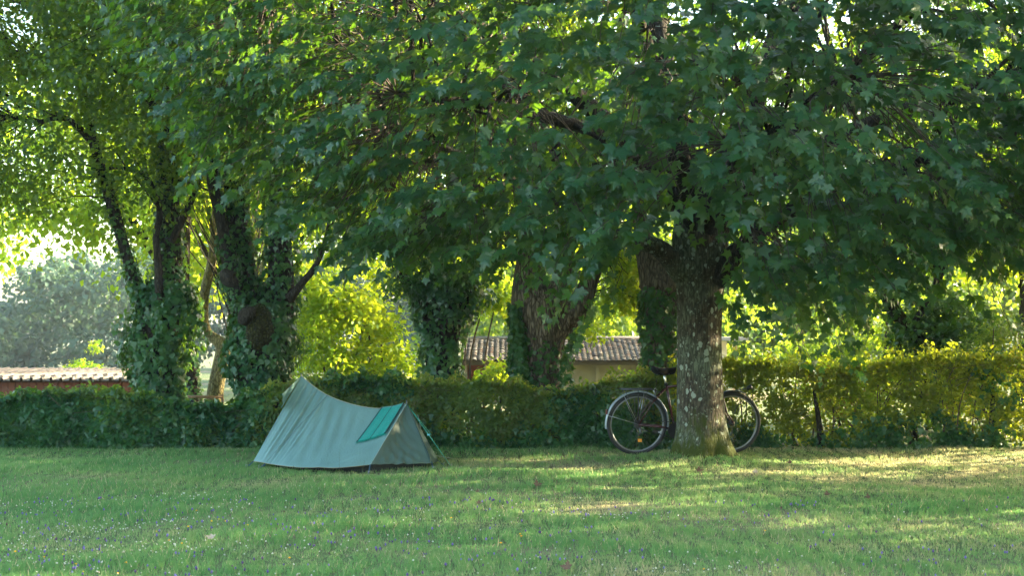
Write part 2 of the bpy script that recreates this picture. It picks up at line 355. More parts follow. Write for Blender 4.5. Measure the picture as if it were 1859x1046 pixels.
def flowers():
    # low heads of clover and self-heal among the blades
    ov = np.array([(0,0,-1),(1,0,0),(0,1,0),(-1,0,0),(0,-1,0),(0,0,1)], float)
    of = np.array([(0,2,1),(0,3,2),(0,4,3),(0,1,4),(5,1,2),(5,2,3),(5,3,4),(5,4,1)])
    def heads(name, n, y1, rad, ht, mat, label, asp, dens):
        m0 = 46; cx, cy_ = frustum_points(m0 * 3, 8.0, y1, .55, .2); kk = rng.random(m0 * 3) < np.clip(.62 - .17 * cx - .05 * (cy_ - 9), .06, 1); cx, cy_ = cx[kk][:m0], cy_[kk][:m0]
        j = rng.integers(0, len(cx), n * 2); x = cx[j] + rng.normal(size=n*2) * .34; y = cy_[j] + rng.normal(size=n*2) * .13
        q = rng.random(n * 2) < .22; xx, yy = frustum_points(n * 2, 7.9, y1, .6); x = np.where(q, xx, x); y = np.where(q, yy, y)
        x, y = x[:n], y[:n]; m = n
        h = ht * (.7 + .6 * rng.random(m)); r = rad * (.7 + .5 * rng.random(m))
        P = np.c_[x, y, gz(x, y) + h]
        tv = ov * np.array([1, 1, asp])
        V = P[:, None] + tv[None] * r[:, None, None]
        L = (of[None] + (np.arange(m) * 6)[:, None, None]).reshape(-1)
        obj(name, fmesh(name, V.reshape(-1, 3), L, np.full(m * 8, 3), np.repeat(rng.random(m), 6)), mat, None, label=label, cat='flowers', kind='stuff')
    heads('clover_flowers', 700, 13.0, .0062, .040, grass_material('clover_white', [(0,(.42,.42,.36)),(.7,(.6,.6,.54)),(1,(.36,.26,.18))], .2), 'small white clover heads scattered through the lawn', .9, 0.3)
    heads('purple_flowers', 620, 12.0, .0072, .042, grass_material('self_heal', [(0,(.07,.04,.13)),(.55,(.15,.11,.36)),(.75,(.20,.16,.42)),(1,(.10,.04,.04))], .2), 'purple self-heal flower spikes in drifts across the near lawn', 1.6, 1.7)
    heads('yellow_flowers', 26, 11, .009, .035, grass_material('hawkbit', [(0,(.8,.5,.02)),(1,(.75,.35,.02))], .2), 'few yellow and orange flowers low in the near grass', .6, 4.1)
flowers()
def weeds():
    b = MB()
    for i in range(60):
        x, y = frustum_points(1, 9, 15, 1); x, y = float(x[0]), float(y[0]); h = random.uniform(.14, .34)
        lx, ly = random.uniform(-.05, .05), random.uniform(-.05, .05); z = float(gz(x, y))
        p = path([(x, y, z, .0014), (x+lx*.4, y+ly*.4, z+h*.55, .0012), (x+lx, y+ly, z+h, .0008)], 3)
        b.tube(p[:, :3], p[:, 3], 3)
        if random.random() < .5:
            b.tube([(x+lx, y+ly, z+h), (x+lx*1.1, y+ly, z+h+.02)], [.003, .001], 4)
    b.build('weed_stems', plain('weed_stem', (.06,.075,.04), .8), None, label='thin wiry weed stems standing above the lawn', cat='weeds', kind='stuff')
weeds()
def dry_leaves():
    mat = plain('dry_leaf', (.17,.095,.05), .8, c2=(.10,.06,.04), ns=60, trans=.2)
    mat2 = plain('pale_dry_leaf', (.52,.42,.32), .7, c2=(.42,.30,.22), ns=60, trans=.2)
    spots = [(382,990,'whitish curled leaf',1,'in the flowery grass of the near left lawn',.075),(1035,1042,'reddish brown curled leaf',0,'at the lower edge of the lawn below the sunny patch',.085),
             (972,889,'brown dry leaf',0,'lying flat on the lawn midway between tent and maple',.10),(866,923,'small brown leaf',0,'in the middle of the lawn, below right of the tent',.06),
             (868,899,'dark red dry leaf',0,'on the shaded lawn just right of the tent corner',.05),(1437,847,'dark brown leaf',0,'in the grass right of the front bicycle wheel',.07),
             (1580,912,'reddish upright leaf',0,'on the right lawn before the dry patch',.07),(1499,905,'dull brown leaf',0,'on the right lawn left of the reddish upright leaf',.07),
             (1375,866,'pale curled leaf',1,'below the front bicycle wheel',.07),(1266,864,'orange dry leaf',0,'on the worn grass just below the maple roots',.09),
             (660,852,'heap of rusty dry leaf',0,'against the near bottom edge of the tent',.11),(565,850,'crumpled pale leaf',1,'under the left half of the tent hem',.08)]
    for px, py, a, k, w, s in spots:
        Y = F * H / (py - HY); x = (px - CX) / F * Y; z = float(gz(x, Y)) + .03; Y += .02
        tv = MAPLE_V.copy(); tv[:, 2] += .9 * tv[:, 0] ** 2 + .35 * (tv[:, 1] - .4) ** 2
        an = random.random() * 6.28
        me = leaves_mesh('dry_leaf', tv, MAPLE_F, np.array([[x, Y, z]]), np.array([[.3*math.cos(an), -.55, .8]]), np.array([[math.cos(an), .3*math.sin(an), .25]]), np.array([s * .78]))
        obj('dry_leaf', me, mat2 if k else mat, None, label=a + ' ' + w, cat='fallen leaf', group='dry leaves fallen on the lawn')
dry_leaves()

# ---------------------------------------------------------------- tent
def tent():
    fab = None
    def fabric(name, c, c2, trans=.14):
        m, t, o = newmat(name); L = t.links.new
        tc = nd(t, 'ShaderNodeTexCoord')
        n1 = nd(t, 'ShaderNodeTexNoise'); n1.inputs['Scale'].default_value = 3.5; n1.inputs['Detail'].default_value = 4; L(tc.outputs['Object'], n1.inputs['Vector'])
        n2 = nd(t, 'ShaderNodeTexNoise'); n2.inputs['Scale'].default_value = 14; n2.inputs['Detail'].default_value = 3; n2.inputs['Distortion'].default_value = 1.2
        mp_ = nd(t, 'ShaderNodeMapping'); mp_.inputs['Scale'].default_value = (1.6, 1, .35); mp_.inputs['Rotation'].default_value = (0, .35, 0); L(tc.outputs['Object'], mp_.inputs[0]); L(mp_.outputs[0], n2.inputs['Vector'])
        col = ramp(t, n1.outputs[0], [(.3, c), (.7, c2)])
        p = nd(t, 'ShaderNodeBsdfPrincipled'); p.inputs['Roughness'].default_value = .48; p.inputs['Specular IOR Level'].default_value = .45; L(col, p.inputs['Base Color'])
        b = nd(t, 'ShaderNodeBump'); b.inputs['Strength'].default_value = .35; b.inputs['Distance'].default_value = .02; L(n2.outputs[0], b.inputs['Height']); L(b.outputs[0], p.inputs['Normal'])
        ts = nd(t, 'ShaderNodeBsdfTranslucent'); L(col, ts.inputs[0]); mx = nd(t, 'ShaderNodeMixShader', i_0=trans); L(p.outputs[0], mx.inputs[1]); L(ts.outputs[0], mx.inputs[2]); L(mx.outputs[0], o.inputs[0]); return m
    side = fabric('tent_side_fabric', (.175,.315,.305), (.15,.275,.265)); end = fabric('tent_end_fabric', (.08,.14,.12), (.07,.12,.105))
    seam = plain('tent_seam', (.13,.21,.21), .7)
    strap = plain('blue_strap', (.03,.09,.16), .6); cord = plain('green_cord', (.06,.42,.30), .6); pale = plain('pale_cord', (.45,.44,.34), .7)
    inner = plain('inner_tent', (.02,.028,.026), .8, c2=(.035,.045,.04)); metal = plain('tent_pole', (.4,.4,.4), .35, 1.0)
    g = gz
    T = empty('ridge_tent', (-.9, 15.3, float(g(-.9, 15.3))), label='pale green ridge tent sagging between a tall left peak and a low right peak', cat='tent')
    ridge = path(np.c_[np.array([PX(547,683,15.45), PX(572,704,15.43), PX(600,721,15.4), PX(640,735,15.36), PX(680,742,15.33), PX(712,740,15.3), PX(738,733,15.26)]), np.zeros(7)], 12)[:, :3]
    base = path(np.c_[np.array([PX(460,838,14.95), PX(492,843,14.80), PX(527,848,14.66), PX(580,850,14.58), PX(630,849,14.52), PX(672,844,14.56)]), np.zeros(6)], 14)[:, :3]
    backb = path(np.c_[np.array([PX(478,822,16.0), PX(560,826,16.15), PX(640,827,16.2), PX(700,827,16.1), PX(770,829,15.85)]), np.zeros(5)], 14)[:, :3]
    def resample(c, t):
        d = np.r_[0, np.cumsum(np.linalg.norm(np.diff(c, axis=0), axis=1))]; d /= d[-1]
        return np.c_[np.interp(t, d, c[:, 0]), np.interp(t, d, c[:, 1]), np.interp(t, d, c[:, 2])]
    def panel(top, bot, NU, NV, fn, sgn):
        u = np.linspace(0, 1, NU); v = np.linspace(0, 1, NV)
        A = resample(top, u); B = resample(bot, u)
        P = A[None] * (1 - v)[:, None, None] + B[None] * v[:, None, None]
        U, Vv = np.meshgrid(u, v)
        dn = np.array([0, -1.0 * sgn, .55]); dn /= np.linalg.norm(dn)
        P = P + (fn(U, Vv))[..., None] * dn
        I = (np.arange(NV - 1)[:, None] * NU + np.arange(NU - 1)[None]).ravel()
        return P, np.c_[I, I + NU, I + NU + 1, I + 1]
    # near side: the top edge runs peak > ridge > low peak, the bottom edge is the hem
    def folds(U, V):
        sag = -.055 * np.sin(np.pi * V) * (np.sin(np.pi * np.clip(U, 0, 1)) ** .7)
        env = np.sin(np.pi * np.clip(V * .93 + .05, 0, 1)) ** .6
        a = np.exp(-((U - .16) / .13) ** 2)
        pl = .012 * a * np.sin(U * 118 + 3 * V * (1 - U)) * env + .009 * a * np.sin(U * 187 + 1 + 2*V) * env + .006*a*np.sin(U*63-V*5)*env
        b = np.exp(-((U - .42) / .22) ** 2) * np.clip(1.1 - V * 1.0, 0, 1)
        pl = pl + .013 * b * np.sin((U - .18 * V) * 62) * np.clip(V * 4, 0, 1)
        c = .012 * np.exp(-((V - 1.25 + .95 * (U - .35)) / .035) ** 2) * ss(.35, .6, U) * ss(.99, .8, U)
        lo = .008 * np.sin(U * 24) * ss(.55, 1, V) * ss(1.05, .95, V)
        return sag + pl + c + lo
    P, fc = panel(ridge, base, 150, 70, folds, 1)
    def grid_obj(name, P, fc, mat, **k):
        me = fmesh(name, P.reshape(-1, 3), fc.ravel(), np.full(len(fc), 4)); o = obj(name, me, mat, T, True, **k)
        s = o.modifiers.new('thick', 'SOLIDIFY'); s.thickness = .0015; return o
    grid_obj('near_side_panel', P, fc, side, label='pleated blue-green fly facing the lawn')
    near = P
    P2, f2 = panel(ridge, backb, 60, 20, lambda U, V: -.05*np.sin(np.pi*V)*np.sin(np.pi*U), -1)
    grid_obj('far_side_panel', P2, f2[:, ::-1], side)
    # end panel: triangle with folds, then the narrow strip on the far side
    def tri(a, b, c, NV, NU, fn):
        V_, U_ = np.meshgrid(np.linspace(0, 1, NV), np.linspace(0, 1, NU), indexing='ij')
        Q = a + (b - a) * (V_ * (1 - U_))[..., None] + (c - a) * (V_ * U_)[..., None]
        n = np.cross(b - a, c - a); n /= np.linalg.norm(n); n = n if n[1] < 0 else -n
        Q = Q + fn(U_, V_)[..., None] * n
        I = (np.arange(NV - 1)[:, None] * NU + np.arange(NU - 1)[None]).ravel()
        return Q, np.c_[I, I + NU, I + NU + 1, I + 1]
    pk2 = ridge[-1]; c1 = base[-1]; c2 = PX(784, 842, 14.9); c3 = PX(797, 838, 15.3)
    fnE = lambda U, V: (-.045 * np.sin(np.pi * V) * np.sin(np.pi * U) + .009 * np.sin((V * 1.0 - U * .75) * 34) * np.sin(np.pi * U) * V + .007*np.sin(U*40)*ss(.6,1,V)*np.sin(np.pi*U))
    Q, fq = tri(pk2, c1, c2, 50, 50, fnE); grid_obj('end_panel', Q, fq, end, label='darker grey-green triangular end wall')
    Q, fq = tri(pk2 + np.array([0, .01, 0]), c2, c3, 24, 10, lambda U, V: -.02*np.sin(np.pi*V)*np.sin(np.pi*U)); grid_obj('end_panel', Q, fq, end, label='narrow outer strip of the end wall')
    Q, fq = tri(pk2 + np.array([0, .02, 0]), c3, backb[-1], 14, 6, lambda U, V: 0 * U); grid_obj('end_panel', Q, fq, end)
    # beak over the entrance at the tall peak
    pk = ridge[0]; bt = PX(512, 716, 15.0); bb = near[27, 0] + np.array([-.012, -.01, 0]); 
    Q, fq = tri(pk, bt, bb, 16, 10, lambda U, V: .012 * np.sin(np.pi * U) * V + .006*np.sin(U*12)*V); grid_obj('entrance_hood', Q, fq, side)
    bf = PX(512, 716, 15.9); Q, fq = tri(pk + np.array([-.004,.01,0]), bf, bt, 12, 6, lambda U, V: 0*U); grid_obj('entrance_hood', Q, fq, side)
    Q, fq = tri(pk + np.array([.02, .02, -.01]), base[0] + np.array([.03, .02, 0]), backb[0], 14, 14, lambda U, V: -.04*np.sin(np.pi*V)*np.sin(np.pi*U)); grid_obj('door_panel', Q, fq, side)
    # piping and seam
    sm = []
    for k in range(70):
        v = k / 69.0; u = .285 - .155 * v; j = int(round(u * 149)); sm.append(near[k, j] + np.array([0, -.004, .002]))
    MB().tube(sm[::2], .0022, 5).build('seam', seam, T, True)
    e = near[::3, -1] + np.array([.002, -.003, 0]); MB().tube(e, .0045, 6).build('piping', plain('piping', (.28,.38,.36), .6), T, True)
    MB().tube(near[0, ::3] + np.array([0, -.002, .003]), .004, 6).build('piping', pale, T, True)
    MB().tube(near[-1, ::3], .0035, 5).build('hem', plain('hem_tape', (.25,.24,.16), .7), T, True)
    MB().tube([pk2 + (c2 - pk2) * t + np.array([.004, -.006, 0]) for t in np.linspace(0, 1, 12)], .006, 6).build('zip_flap', plain('zip_flap', (.03,.07,.065), .7), T, True)
    # groundsheet box glimpsed under the hem
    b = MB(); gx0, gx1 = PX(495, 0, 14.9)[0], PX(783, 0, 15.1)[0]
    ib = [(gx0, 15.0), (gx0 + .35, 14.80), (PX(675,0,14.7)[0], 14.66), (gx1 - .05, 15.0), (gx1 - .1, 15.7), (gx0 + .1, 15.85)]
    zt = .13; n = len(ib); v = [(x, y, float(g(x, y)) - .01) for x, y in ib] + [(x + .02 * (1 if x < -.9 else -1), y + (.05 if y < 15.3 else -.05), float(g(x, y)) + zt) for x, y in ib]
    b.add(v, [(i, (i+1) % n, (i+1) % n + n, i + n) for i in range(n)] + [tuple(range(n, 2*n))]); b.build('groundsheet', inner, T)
    # poles
    MB().tube([[pk[0]+.004, pk[1], float(g(pk[0], pk[1]))-.01], pk + np.array([0, 0, .028])], .006, 8).build('pole', metal, T, True)
    MB().tube([[pk2[0], pk2[1]+.01, float(g(pk2[0], pk2[1]))-.01], pk2 + np.array([0, .0, .035])], .006, 8).build('pole', metal, T, True)
    # straps and stakes at the hem
    for p, q in ((base[0], PX(447, 850, 14.9)), (PX(482, 843, 14.84), PX(470, 851, 14.86)), (c1, PX(669, 858, 14.4)), (c2, PX(787, 853, 14.7)), (c3, PX(806, 848, 15.1))):
        q = np.array([q[0], q[1], float(g(q[0], q[1])) + .004]); 
        s = MB().tube([p, (p+q)/2 + np.array([0,0,-.004]), q], .006, 5).build('strap', strap, T, True)
        MB().tube([q + np.array([0, 0, -.03]), q + np.array([-.004, -.004, .03]), q + np.array([.012, -.004, .032])], .003, 5).build('peg', metal, s, True)
    # guy lines from the low peak
    gp = np.array([PX(819, 850, 15.0)[0], 15.0, float(g(-.65, 15.0))]); kn = pk2 + (gp - pk2) * .5
    l = MB().tube([pk2, kn, gp], .0032, 5).build('guy_line', cord, T, True)
    MB().box(kn, (.03, .012, .016), 0).build('line_runner', plain('runner', (.12,.45,.5), .5), l)
    MB().tube([gp + np.array([0,0,-.03]), gp + np.array([.006,0,.03])], .0035, 5).build('peg', metal, l, True)
    MB().tube([pk2 + (gp-pk2)*.08, kn + np.array([.03, .0, .0])*1.0], .002, 4).build('guy_line', cord, T, True)
    sl = [pk2 + (c3 - pk2) * t + np.array([.02 + .03*math.sin(t*9), .0, -.004*math.sin(t*22)]) for t in np.linspace(.2, .6, 14)]
    MB().tube(sl, .004, 5).build('guy_line', pale, T, True, label='slack pale cord hanging beside the end wall')
    gl = np.array([PX(800, 830, 15.9)[0]+.15, 15.9, float(g(0, 15.9))]); MB().tube([backb[-1] + np.array([0,0,.03]), gl], .0025, 4).build('guy_line', pale, T, True)
    # towel lying over the ridge beside the low peak: a thing of its own
    def tw(u, v, w):
        # u along the ridge from .80 to .985, v from the ridge downwards
        uu = .775 + .205 * u + v * (.015 - .02 * u); vv = v * (.50 + .07 * (1 - u))
        j = min(149, uu * 149); i = vv * 69; j0, i0 = int(j), int(i); fj, fi = j - j0, i - i0; j1, i1 = min(j0+1, 149), min(i0+1, 69)
        p = (near[i0, j0]*(1-fj)*(1-fi) + near[i0, j1]*fj*(1-fi) + near[i1, j0]*(1-fj)*fi + near[i1, j1]*fj*fi)
        return p + np.array([-.045 * v * (1 - u), -.011 - w - .006 * math.sin(u * 17 + v * 3) * v, .010])
    NU, NV = 34, 26
    q = np.array([[tw(u, v, 0) for u in np.linspace(0, 1, NU)] for v in np.linspace(0, 1, NV)])
    q[0, :, 1] += .02; I = (np.arange(NV - 1)[:, None] * NU + np.arange(NU - 1)[None]).ravel(); fc = np.c_[I, I + NU, I + NU + 1, I + 1]
    m, t, o_ = newmat('towel_cloth'); L = t.links.new
    uvn = nd(t, 'ShaderNodeAttribute', attribute_name='rnd'); n2 = nd(t, 'ShaderNodeTexNoise'); n2.inputs['Scale'].default_value = 90; n2.inputs['Detail'].default_value = 4
    tc = nd(t, 'ShaderNodeTexCoord'); L(tc.outputs['Object'], n2.inputs['Vector'])
    cc = ramp(t, n2.outputs[0], [(.3, (.0,.19,.16)), (.7, (.0,.29,.245))])
    st = ramp(t, uvn.outputs['Fac'], [(0, (1,1,1)), (.40, (1,1,1)), (.5, (.15,.25,.28)), (.6, (1,1,1)), (1, (1,1,1))])
    mu = nd(t, 'ShaderNodeMix', data_type='RGBA', blend_type='MULTIPLY'); mu.inputs[0].default_value = 1; L(cc, mu.inputs[6]); L(st, mu.inputs[7])
    p = nd(t, 'ShaderNodeBsdfPrincipled'); p.inputs['Roughness'].default_value = .95; p.inputs['Sheen Weight'].default_value = .1; L(mu.outputs[2], p.inputs['Base Color'])
    bu = nd(t, 'ShaderNodeBump'); bu.inputs['Strength'].default_value = .8; bu.inputs['Distance'].default_value = .006; L(n2.outputs[0], bu.inputs['Height']); L(bu.outputs[0], p.inputs['Normal'])
    L(p.outputs[0], o_.inputs[0])
    uu = np.tile(np.linspace(0, 1, NU), NV); sv = np.zeros(NU*NV)
    for c in (.03, .47, .97): sv = np.where(np.abs(uu - c) < .035, .5, sv)
    me = fmesh('towel', q.reshape(-1, 3), fc.ravel(), np.full(len(fc), 4), sv)
    TW = obj('towel', me, m, None, True, label='bright teal towel with dark stripes draped over the low end of the tent ridge', cat='towel')
    s = TW.modifiers.new('thick', 'SOLIDIFY'); s.thickness = .008; s.offset = 1
    fb = MB()
    for k in range(46):
        p = tw(k / 45.0, 1.0, .0); fb.tube([p, p + np.array([random.uniform(-.008,.006)-.006, -.004, -.018])], [.0035, .001], 4)
    fb.build('fringe', m, TW)
    return T
tent()

# ---------------------------------------------------------------- bicycle
def bicycle():
    rh = np.array([1.384, 15.85]); fh = np.array([2.475, 16.10]); ax = fh - rh; Lw = np.linalg.norm(ax); ax /= Lw
    lean = .10
    z0r, z0f = float(gz(*rh)), float(gz(*fh)); R0 = .352
    lt = np.array([-ax[1], ax[0]])         # sideways, away from the camera
    def W_(u, z, s=0.0):
        z0 = z0r + (z0f - z0r) * u / Lw; o = s * math.cos(lean) - z * lean
        # the frame leans a little towards the trunk (towards the camera)
        return np.array([rh[0] + ax[0]*u + lt[0]*o, rh[1] + ax[1]*u + lt[1]*o + .02, z0 + z + s * lean])
    B = empty('bicycle', W_(.55, 0), label='dark touring bicycle with silver rear mudguard leaning behind the big maple trunk', cat='bicycle')
    frame = plain('maroon_paint', (.055,.010,.012), .25, c2=(.04,.008,.010), spec=.6); black = plain('black_rubber', (.018,.020,.022), .6); blackp = plain('black_part', (.012,.012,.013), .35)
    silver = plain('worn_chrome', (.62,.64,.66), .28, 1.0, c2=(.5,.52,.55)); rimm = plain('rim_alloy', (.30,.31,.32), .45, .8); dark = plain('dark_metal', (.10,.10,.11), .4, .9)
    guard = plain('silver_mudguard', (.36,.41,.47), .42, .5); saddle = plain('saddle_vinyl', (.006,.006,.007), .85, spec=.2)
    red = plain('red_lens', (.12,.01,.01), .3); orange = plain('orange_reflector', (.8,.28,.02), .25)
    def tb(name, pts, r, mat, parent=B, n=10, **k): return MB().tube([W_(*p) for p in pts], r, n).build(name, mat, parent, True, **k)
    def circ(u0, zc, r, a0=0, a1=2*math.pi, n=56, s=0.0, closed=True):
        return [W_(u0 + r * math.cos(a), zc + r * math.sin(a), s) for a in np.linspace(a0, a1, n, endpoint=not closed)]
    def wheel(u0, tag_):
        w = empty('wheel', W_(u0, R0)); w.parent = B; w.matrix_parent_inverse = parent_matrix(B).inverted()
        MB().tube(circ(u0, R0, .330), .0215, 10, closed=True).build('tyre', black, w, True)
        MB().tube(circ(u0, R0, .303), .0085, 6, closed=True).build('rim', rimm, w, True)
        MB().tube(circ(u0, R0, .311), .0085, 6, closed=True).build('rim', rimm, w, True)
        MB().tube([W_(u0, R0, -.055), W_(u0, R0, -.03), W_(u0, R0, -.03), W_(u0, R0, .03), W_(u0, R0, .03), W_(u0, R0, .055)], [.012, .014, .026, .026, .014, .012], 12).build('hub', dark, w, True)
        for k in range(36):
            a = k / 36 * 2 * math.pi; sd_ = .022 if k % 2 else -.022; a2 = a + (.9 if (k // 2) % 2 else -.9)
            p = W_(u0 + .024*math.cos(a2), R0 + .024*math.sin(a2), sd_); q = W_(u0 + .305*math.cos(a), R0 + .305*math.sin(a), 0)
            MB().tube([p, q], .0011, 4).build('spoke', dark, w)
        return w
    wr = wheel(0, 'rear'); wf = wheel(Lw, 'front')
    MB().tube(circ(.02, R0 - .19, .0), .001, 3, closed=True) if 0 else None
    MB().box(W_(.035, R0-.185, -.012), (.045, .012, .035)).build('spoke_reflector', orange, wr)
    # mudguards: curved strips with depth
    def guard_strip(u0, a0, a1, r, w, mat, name):
        b = MB(); n = 44; V = []
        for a in np.linspace(a0, a1, n):
            for s, dr in ((-w, -.012), (-w*.6, .002), (0, .006), (w*.6, .002), (w, -.012), (w*.55, -.003), (-w*.55, -.003)):
                V.append(W_(u0 + (r+dr)*math.cos(a), R0 + (r+dr)*math.sin(a), s))
        f = [(i*7+k, i*7+(k+1) % 7, (i+1)*7+(k+1) % 7, (i+1)*7+k) for i in range(n-1) for k in range(7)]
        b.add(V, f); return b.build(name, mat, B, True)
    mg = guard_strip(0, R(188), R(-12), .368, .030, guard, 'mudguard'); mf = guard_strip(Lw, R(160), R(64), .368, .028, blackp, 'mudguard')
    mf['label'] = 'black front mudguard'; mg['label'] = 'long silver rear mudguard'
    for a in (R(164), R(118), R(80)):
        for s in (-.04, .04):
            tb('mudguard_stay', [(0, R0, s*1.2), (.37*math.cos(a), R0 + .37*math.sin(a), s*.7)], .0022, silver, mg, 5)
    for a in (R(66),):
        for s in (-.04, .04): tb('mudguard_stay', [(Lw, R0, s*1.2), (Lw + .37*math.cos(a), R0 + .37*math.sin(a), s*.7)], .0022, dark, mf, 5)
    # frame
    bb = (.44, .285); st = (.325, .80); ht = (.93, .84); hb = (.975, .68)
    fr = MB()
    for p, q, r in (((bb[0], bb[1], 0), (st[0], st[1], 0), .0155), ((st[0]+.005, st[1]-.035, 0), (ht[0], ht[1]-.02, 0), .0145), ((bb[0], bb[1], 0), (hb[0], hb[1]+.02, 0), .017), ((ht[0]-.01, ht[1]+.02, 0), (hb[0], hb[1], 0), .019)):
        fr.tube([W_(*p), W_(*q)], r, 12)
    for s in (-1, 1):
        fr.tube([W_(0, R0, .062*s), W_(.16, R0+.24, .035*s), W_(st[0]-.003, st[1]-.05, .014*s)], .0085, 8)
        fr.tube([W_(0, R0, .062*s), W_(.30, .315, .035*s), W_(bb[0], bb[1], .022*s)], .0105, 8)
    fr.tube([W_(bb[0], bb[1], -.036), W_(bb[0], bb[1], .036)], .021, 12)
    fr.build('frame', frame, B, True)
    fk = MB()
    for s in (-1, 1): fk.tube([W_(hb[0], hb[1]-.01, .0), W_(hb[0]+.015, hb[1]-.04, .045*s), W_(hb[0]+.06, hb[1]-.2, .05*s), W_(Lw-.01, R0+.03, .053*s), W_(Lw, R0, .053*s)], [.014,.013,.011,.009,.008], 8)
    fk.build('fork', frame, B, True)
    # seat post, saddle
    tb('seat_post', [(st[0]+.004, st[1]-.04, 0), (st[0]-.028, st[1]+.115, 0)], .013, silver); tb('seat_collar', [(st[0]+.001, st[1]-.02, 0), (st[0]-.003, st[1]+.005, 0)], .020, blackp)
    sx0, sx1, zs = .165, .435, .965; NU, NA = 18, 14; V = []
    for i in range(NU):
        u = i / (NU - 1.0); w = .098 * (1 - ss(.18, .72, u)) + .026; w *= (min(1, u * 9 + .25)) ** .5 * (min(1, (1-u) * 10 + .2)) ** .5
        hgt = (.072 + .012 * (1 - u)) * (min(1, u*8+.35))**.5 * (min(1, (1-u)*9+.3))**.5
        top = zs + .020 - .018*math.sin(u*math.pi) + .014*(1-u) 
        for k in range(NA):
            a = k / NA * 2 * math.pi; V.append(W_(sx0 + (sx1-sx0)*u, top - hgt*.5 + hgt*.5*np.sign(math.sin(a))*abs(math.sin(a))**.7, w*np.sign(math.cos(a))*abs(math.cos(a))**.75))
    f = [(i*NA+k, i*NA+(k+1) % NA, (i+1)*NA+(k+1) % NA, (i+1)*NA+k) for i in range(NU-1) for k in range(NA)] + [tuple(range(NA-1, -1, -1)), tuple((NU-1)*NA+k for k in range(NA))]
    sdl = MB().add(V, f).build('saddle', saddle, B, True)
    for s in (-.022, .022): tb('saddle_rail', [(sx0+.04, zs-.03, s*1.5), (sx0+.07, zs-.055, s), (sx0+.18, zs-.055, s), (sx1-.03, zs-.03, s*.4)], .0035, silver, sdl, 6)
    for s in (-.05, .05):
        cp = [W_(sx0+.045 + .014*math.cos(a), zs-.05 + .024*a/12.6 - .01, s + .014*math.sin(a)) for a in np.linspace(0, 12.6*1.5, 40)]
        MB().tube(cp, .002, 4).build('saddle_spring', silver, sdl, True)
    # rack
    rk = MB()
    for s in (-.065, -.022, .022, .065): rk.tube([W_(-.20, .742, s), W_(.17, .742, s), W_(.255, .70, s*.3)], .0042, 6)
    for u in (-.20, -.07, .06, .17): rk.tube([W_(u, .742, -.065), W_(u, .742, .065)], .0042, 6)
    for s in (-.065, .065):
        rk.tube([W_(0, R0, s), W_(-.02, .742, s)], .004, 6); rk.tube([W_(0, R0, s), W_(.09, .742, s)], .004, 6); rk.tube([W_(-.01, R0+.01, s), W_(-.17, .742, s)], .0035, 6)
    rk.build('luggage_rack', dark, B, True)
    rl = MB().box(W_(-.36, .49, 0), (.018, .045, .055)).build('rear_light', red, B)
    # brake, drivetrain
    tb('brake_caliper', [(.20, .66, -.035), (.17, .735, -.03), (.20, .75, 0), (.23, .735, .03), (.21, .66, .035)], .005, silver, B, 6)
    MB().tube([W_(0, R0, -.045), W_(0, R0, -.040)], .045, 24).build('sprocket', dark, B)
    cr = MB().tube([W_(bb[0], bb[1], -.05), W_(bb[0], bb[1], -.046)], .092, 32).build('chainring', dark, B)
    for s, a in ((-.065, R(15)), (.065, R(195))):
        q = (bb[0]+.17*math.cos(a), bb[1]+.17*math.sin(a)); k = tb('crank', [(bb[0], bb[1], s), (q[0], q[1], s)], .009, silver, B, 8)
        MB().box(W_(q[0], q[1], s + .05*np.sign(s)), (.09, .08, .022)).build('pedal', blackp, k)
    ch = [W_(.045*math.cos(a), R0+.045*math.sin(a), -.043) for a in np.linspace(R(100), R(260), 8)] + [W_(bb[0]+.092*math.cos(a), bb[1]+.092*math.sin(a), -.048) for a in np.linspace(R(-100), R(100), 12)]
    MB().tube(ch, .004, 5, closed=True).build('chain', dark, B)
    tb('derailleur', [(.01, R0-.03, -.06), (.03, R0-.09, -.058), (.0, R0-.13, -.055)], [.012, .014, .008], dark, B, 8)
    # handlebar, stem, grips, levers, lamp
    tb('stem', [(ht[0]-.012, ht[1]+.02, 0), (ht[0]-.025, ht[1]+.10, 0), (ht[0]-.01, ht[1]+.12, 0)], .0125, silver)
    hbp = [(ht[0]-.16, .945, -.26), (ht[0]-.06, .955, -.19), (ht[0]-.01, .96, -.05), (ht[0]-.01, .96, .05), (ht[0]-.06, .955, .19), (ht[0]-.16, .945, .26)]
    hbo = tb('handlebar', hbp, .0115, silver)
    for s in (-1, 1):
        tb('grip', [(ht[0]-.165, .9445, .264*s), (ht[0]-.095, .952, .215*s)], .0165, blackp, hbo); tb('brake_lever', [(ht[0]-.08, .95, .20*s), (ht[0]-.06, .925, .205*s), (ht[0]-.13, .905, .25*s)], .005, silver, hbo, 6)
    tb('front_lamp', [(Lw+.17, R0+.385, 0), (Lw+.20, R0+.40, 0), (Lw+.225, R0+.41, 0)], [.020, .028, .030], blackp); tb('lamp_bracket', [(Lw+.03, R0+.37, 0), (Lw+.18, R0+.39, 0)], .005, dark)
bicycle()

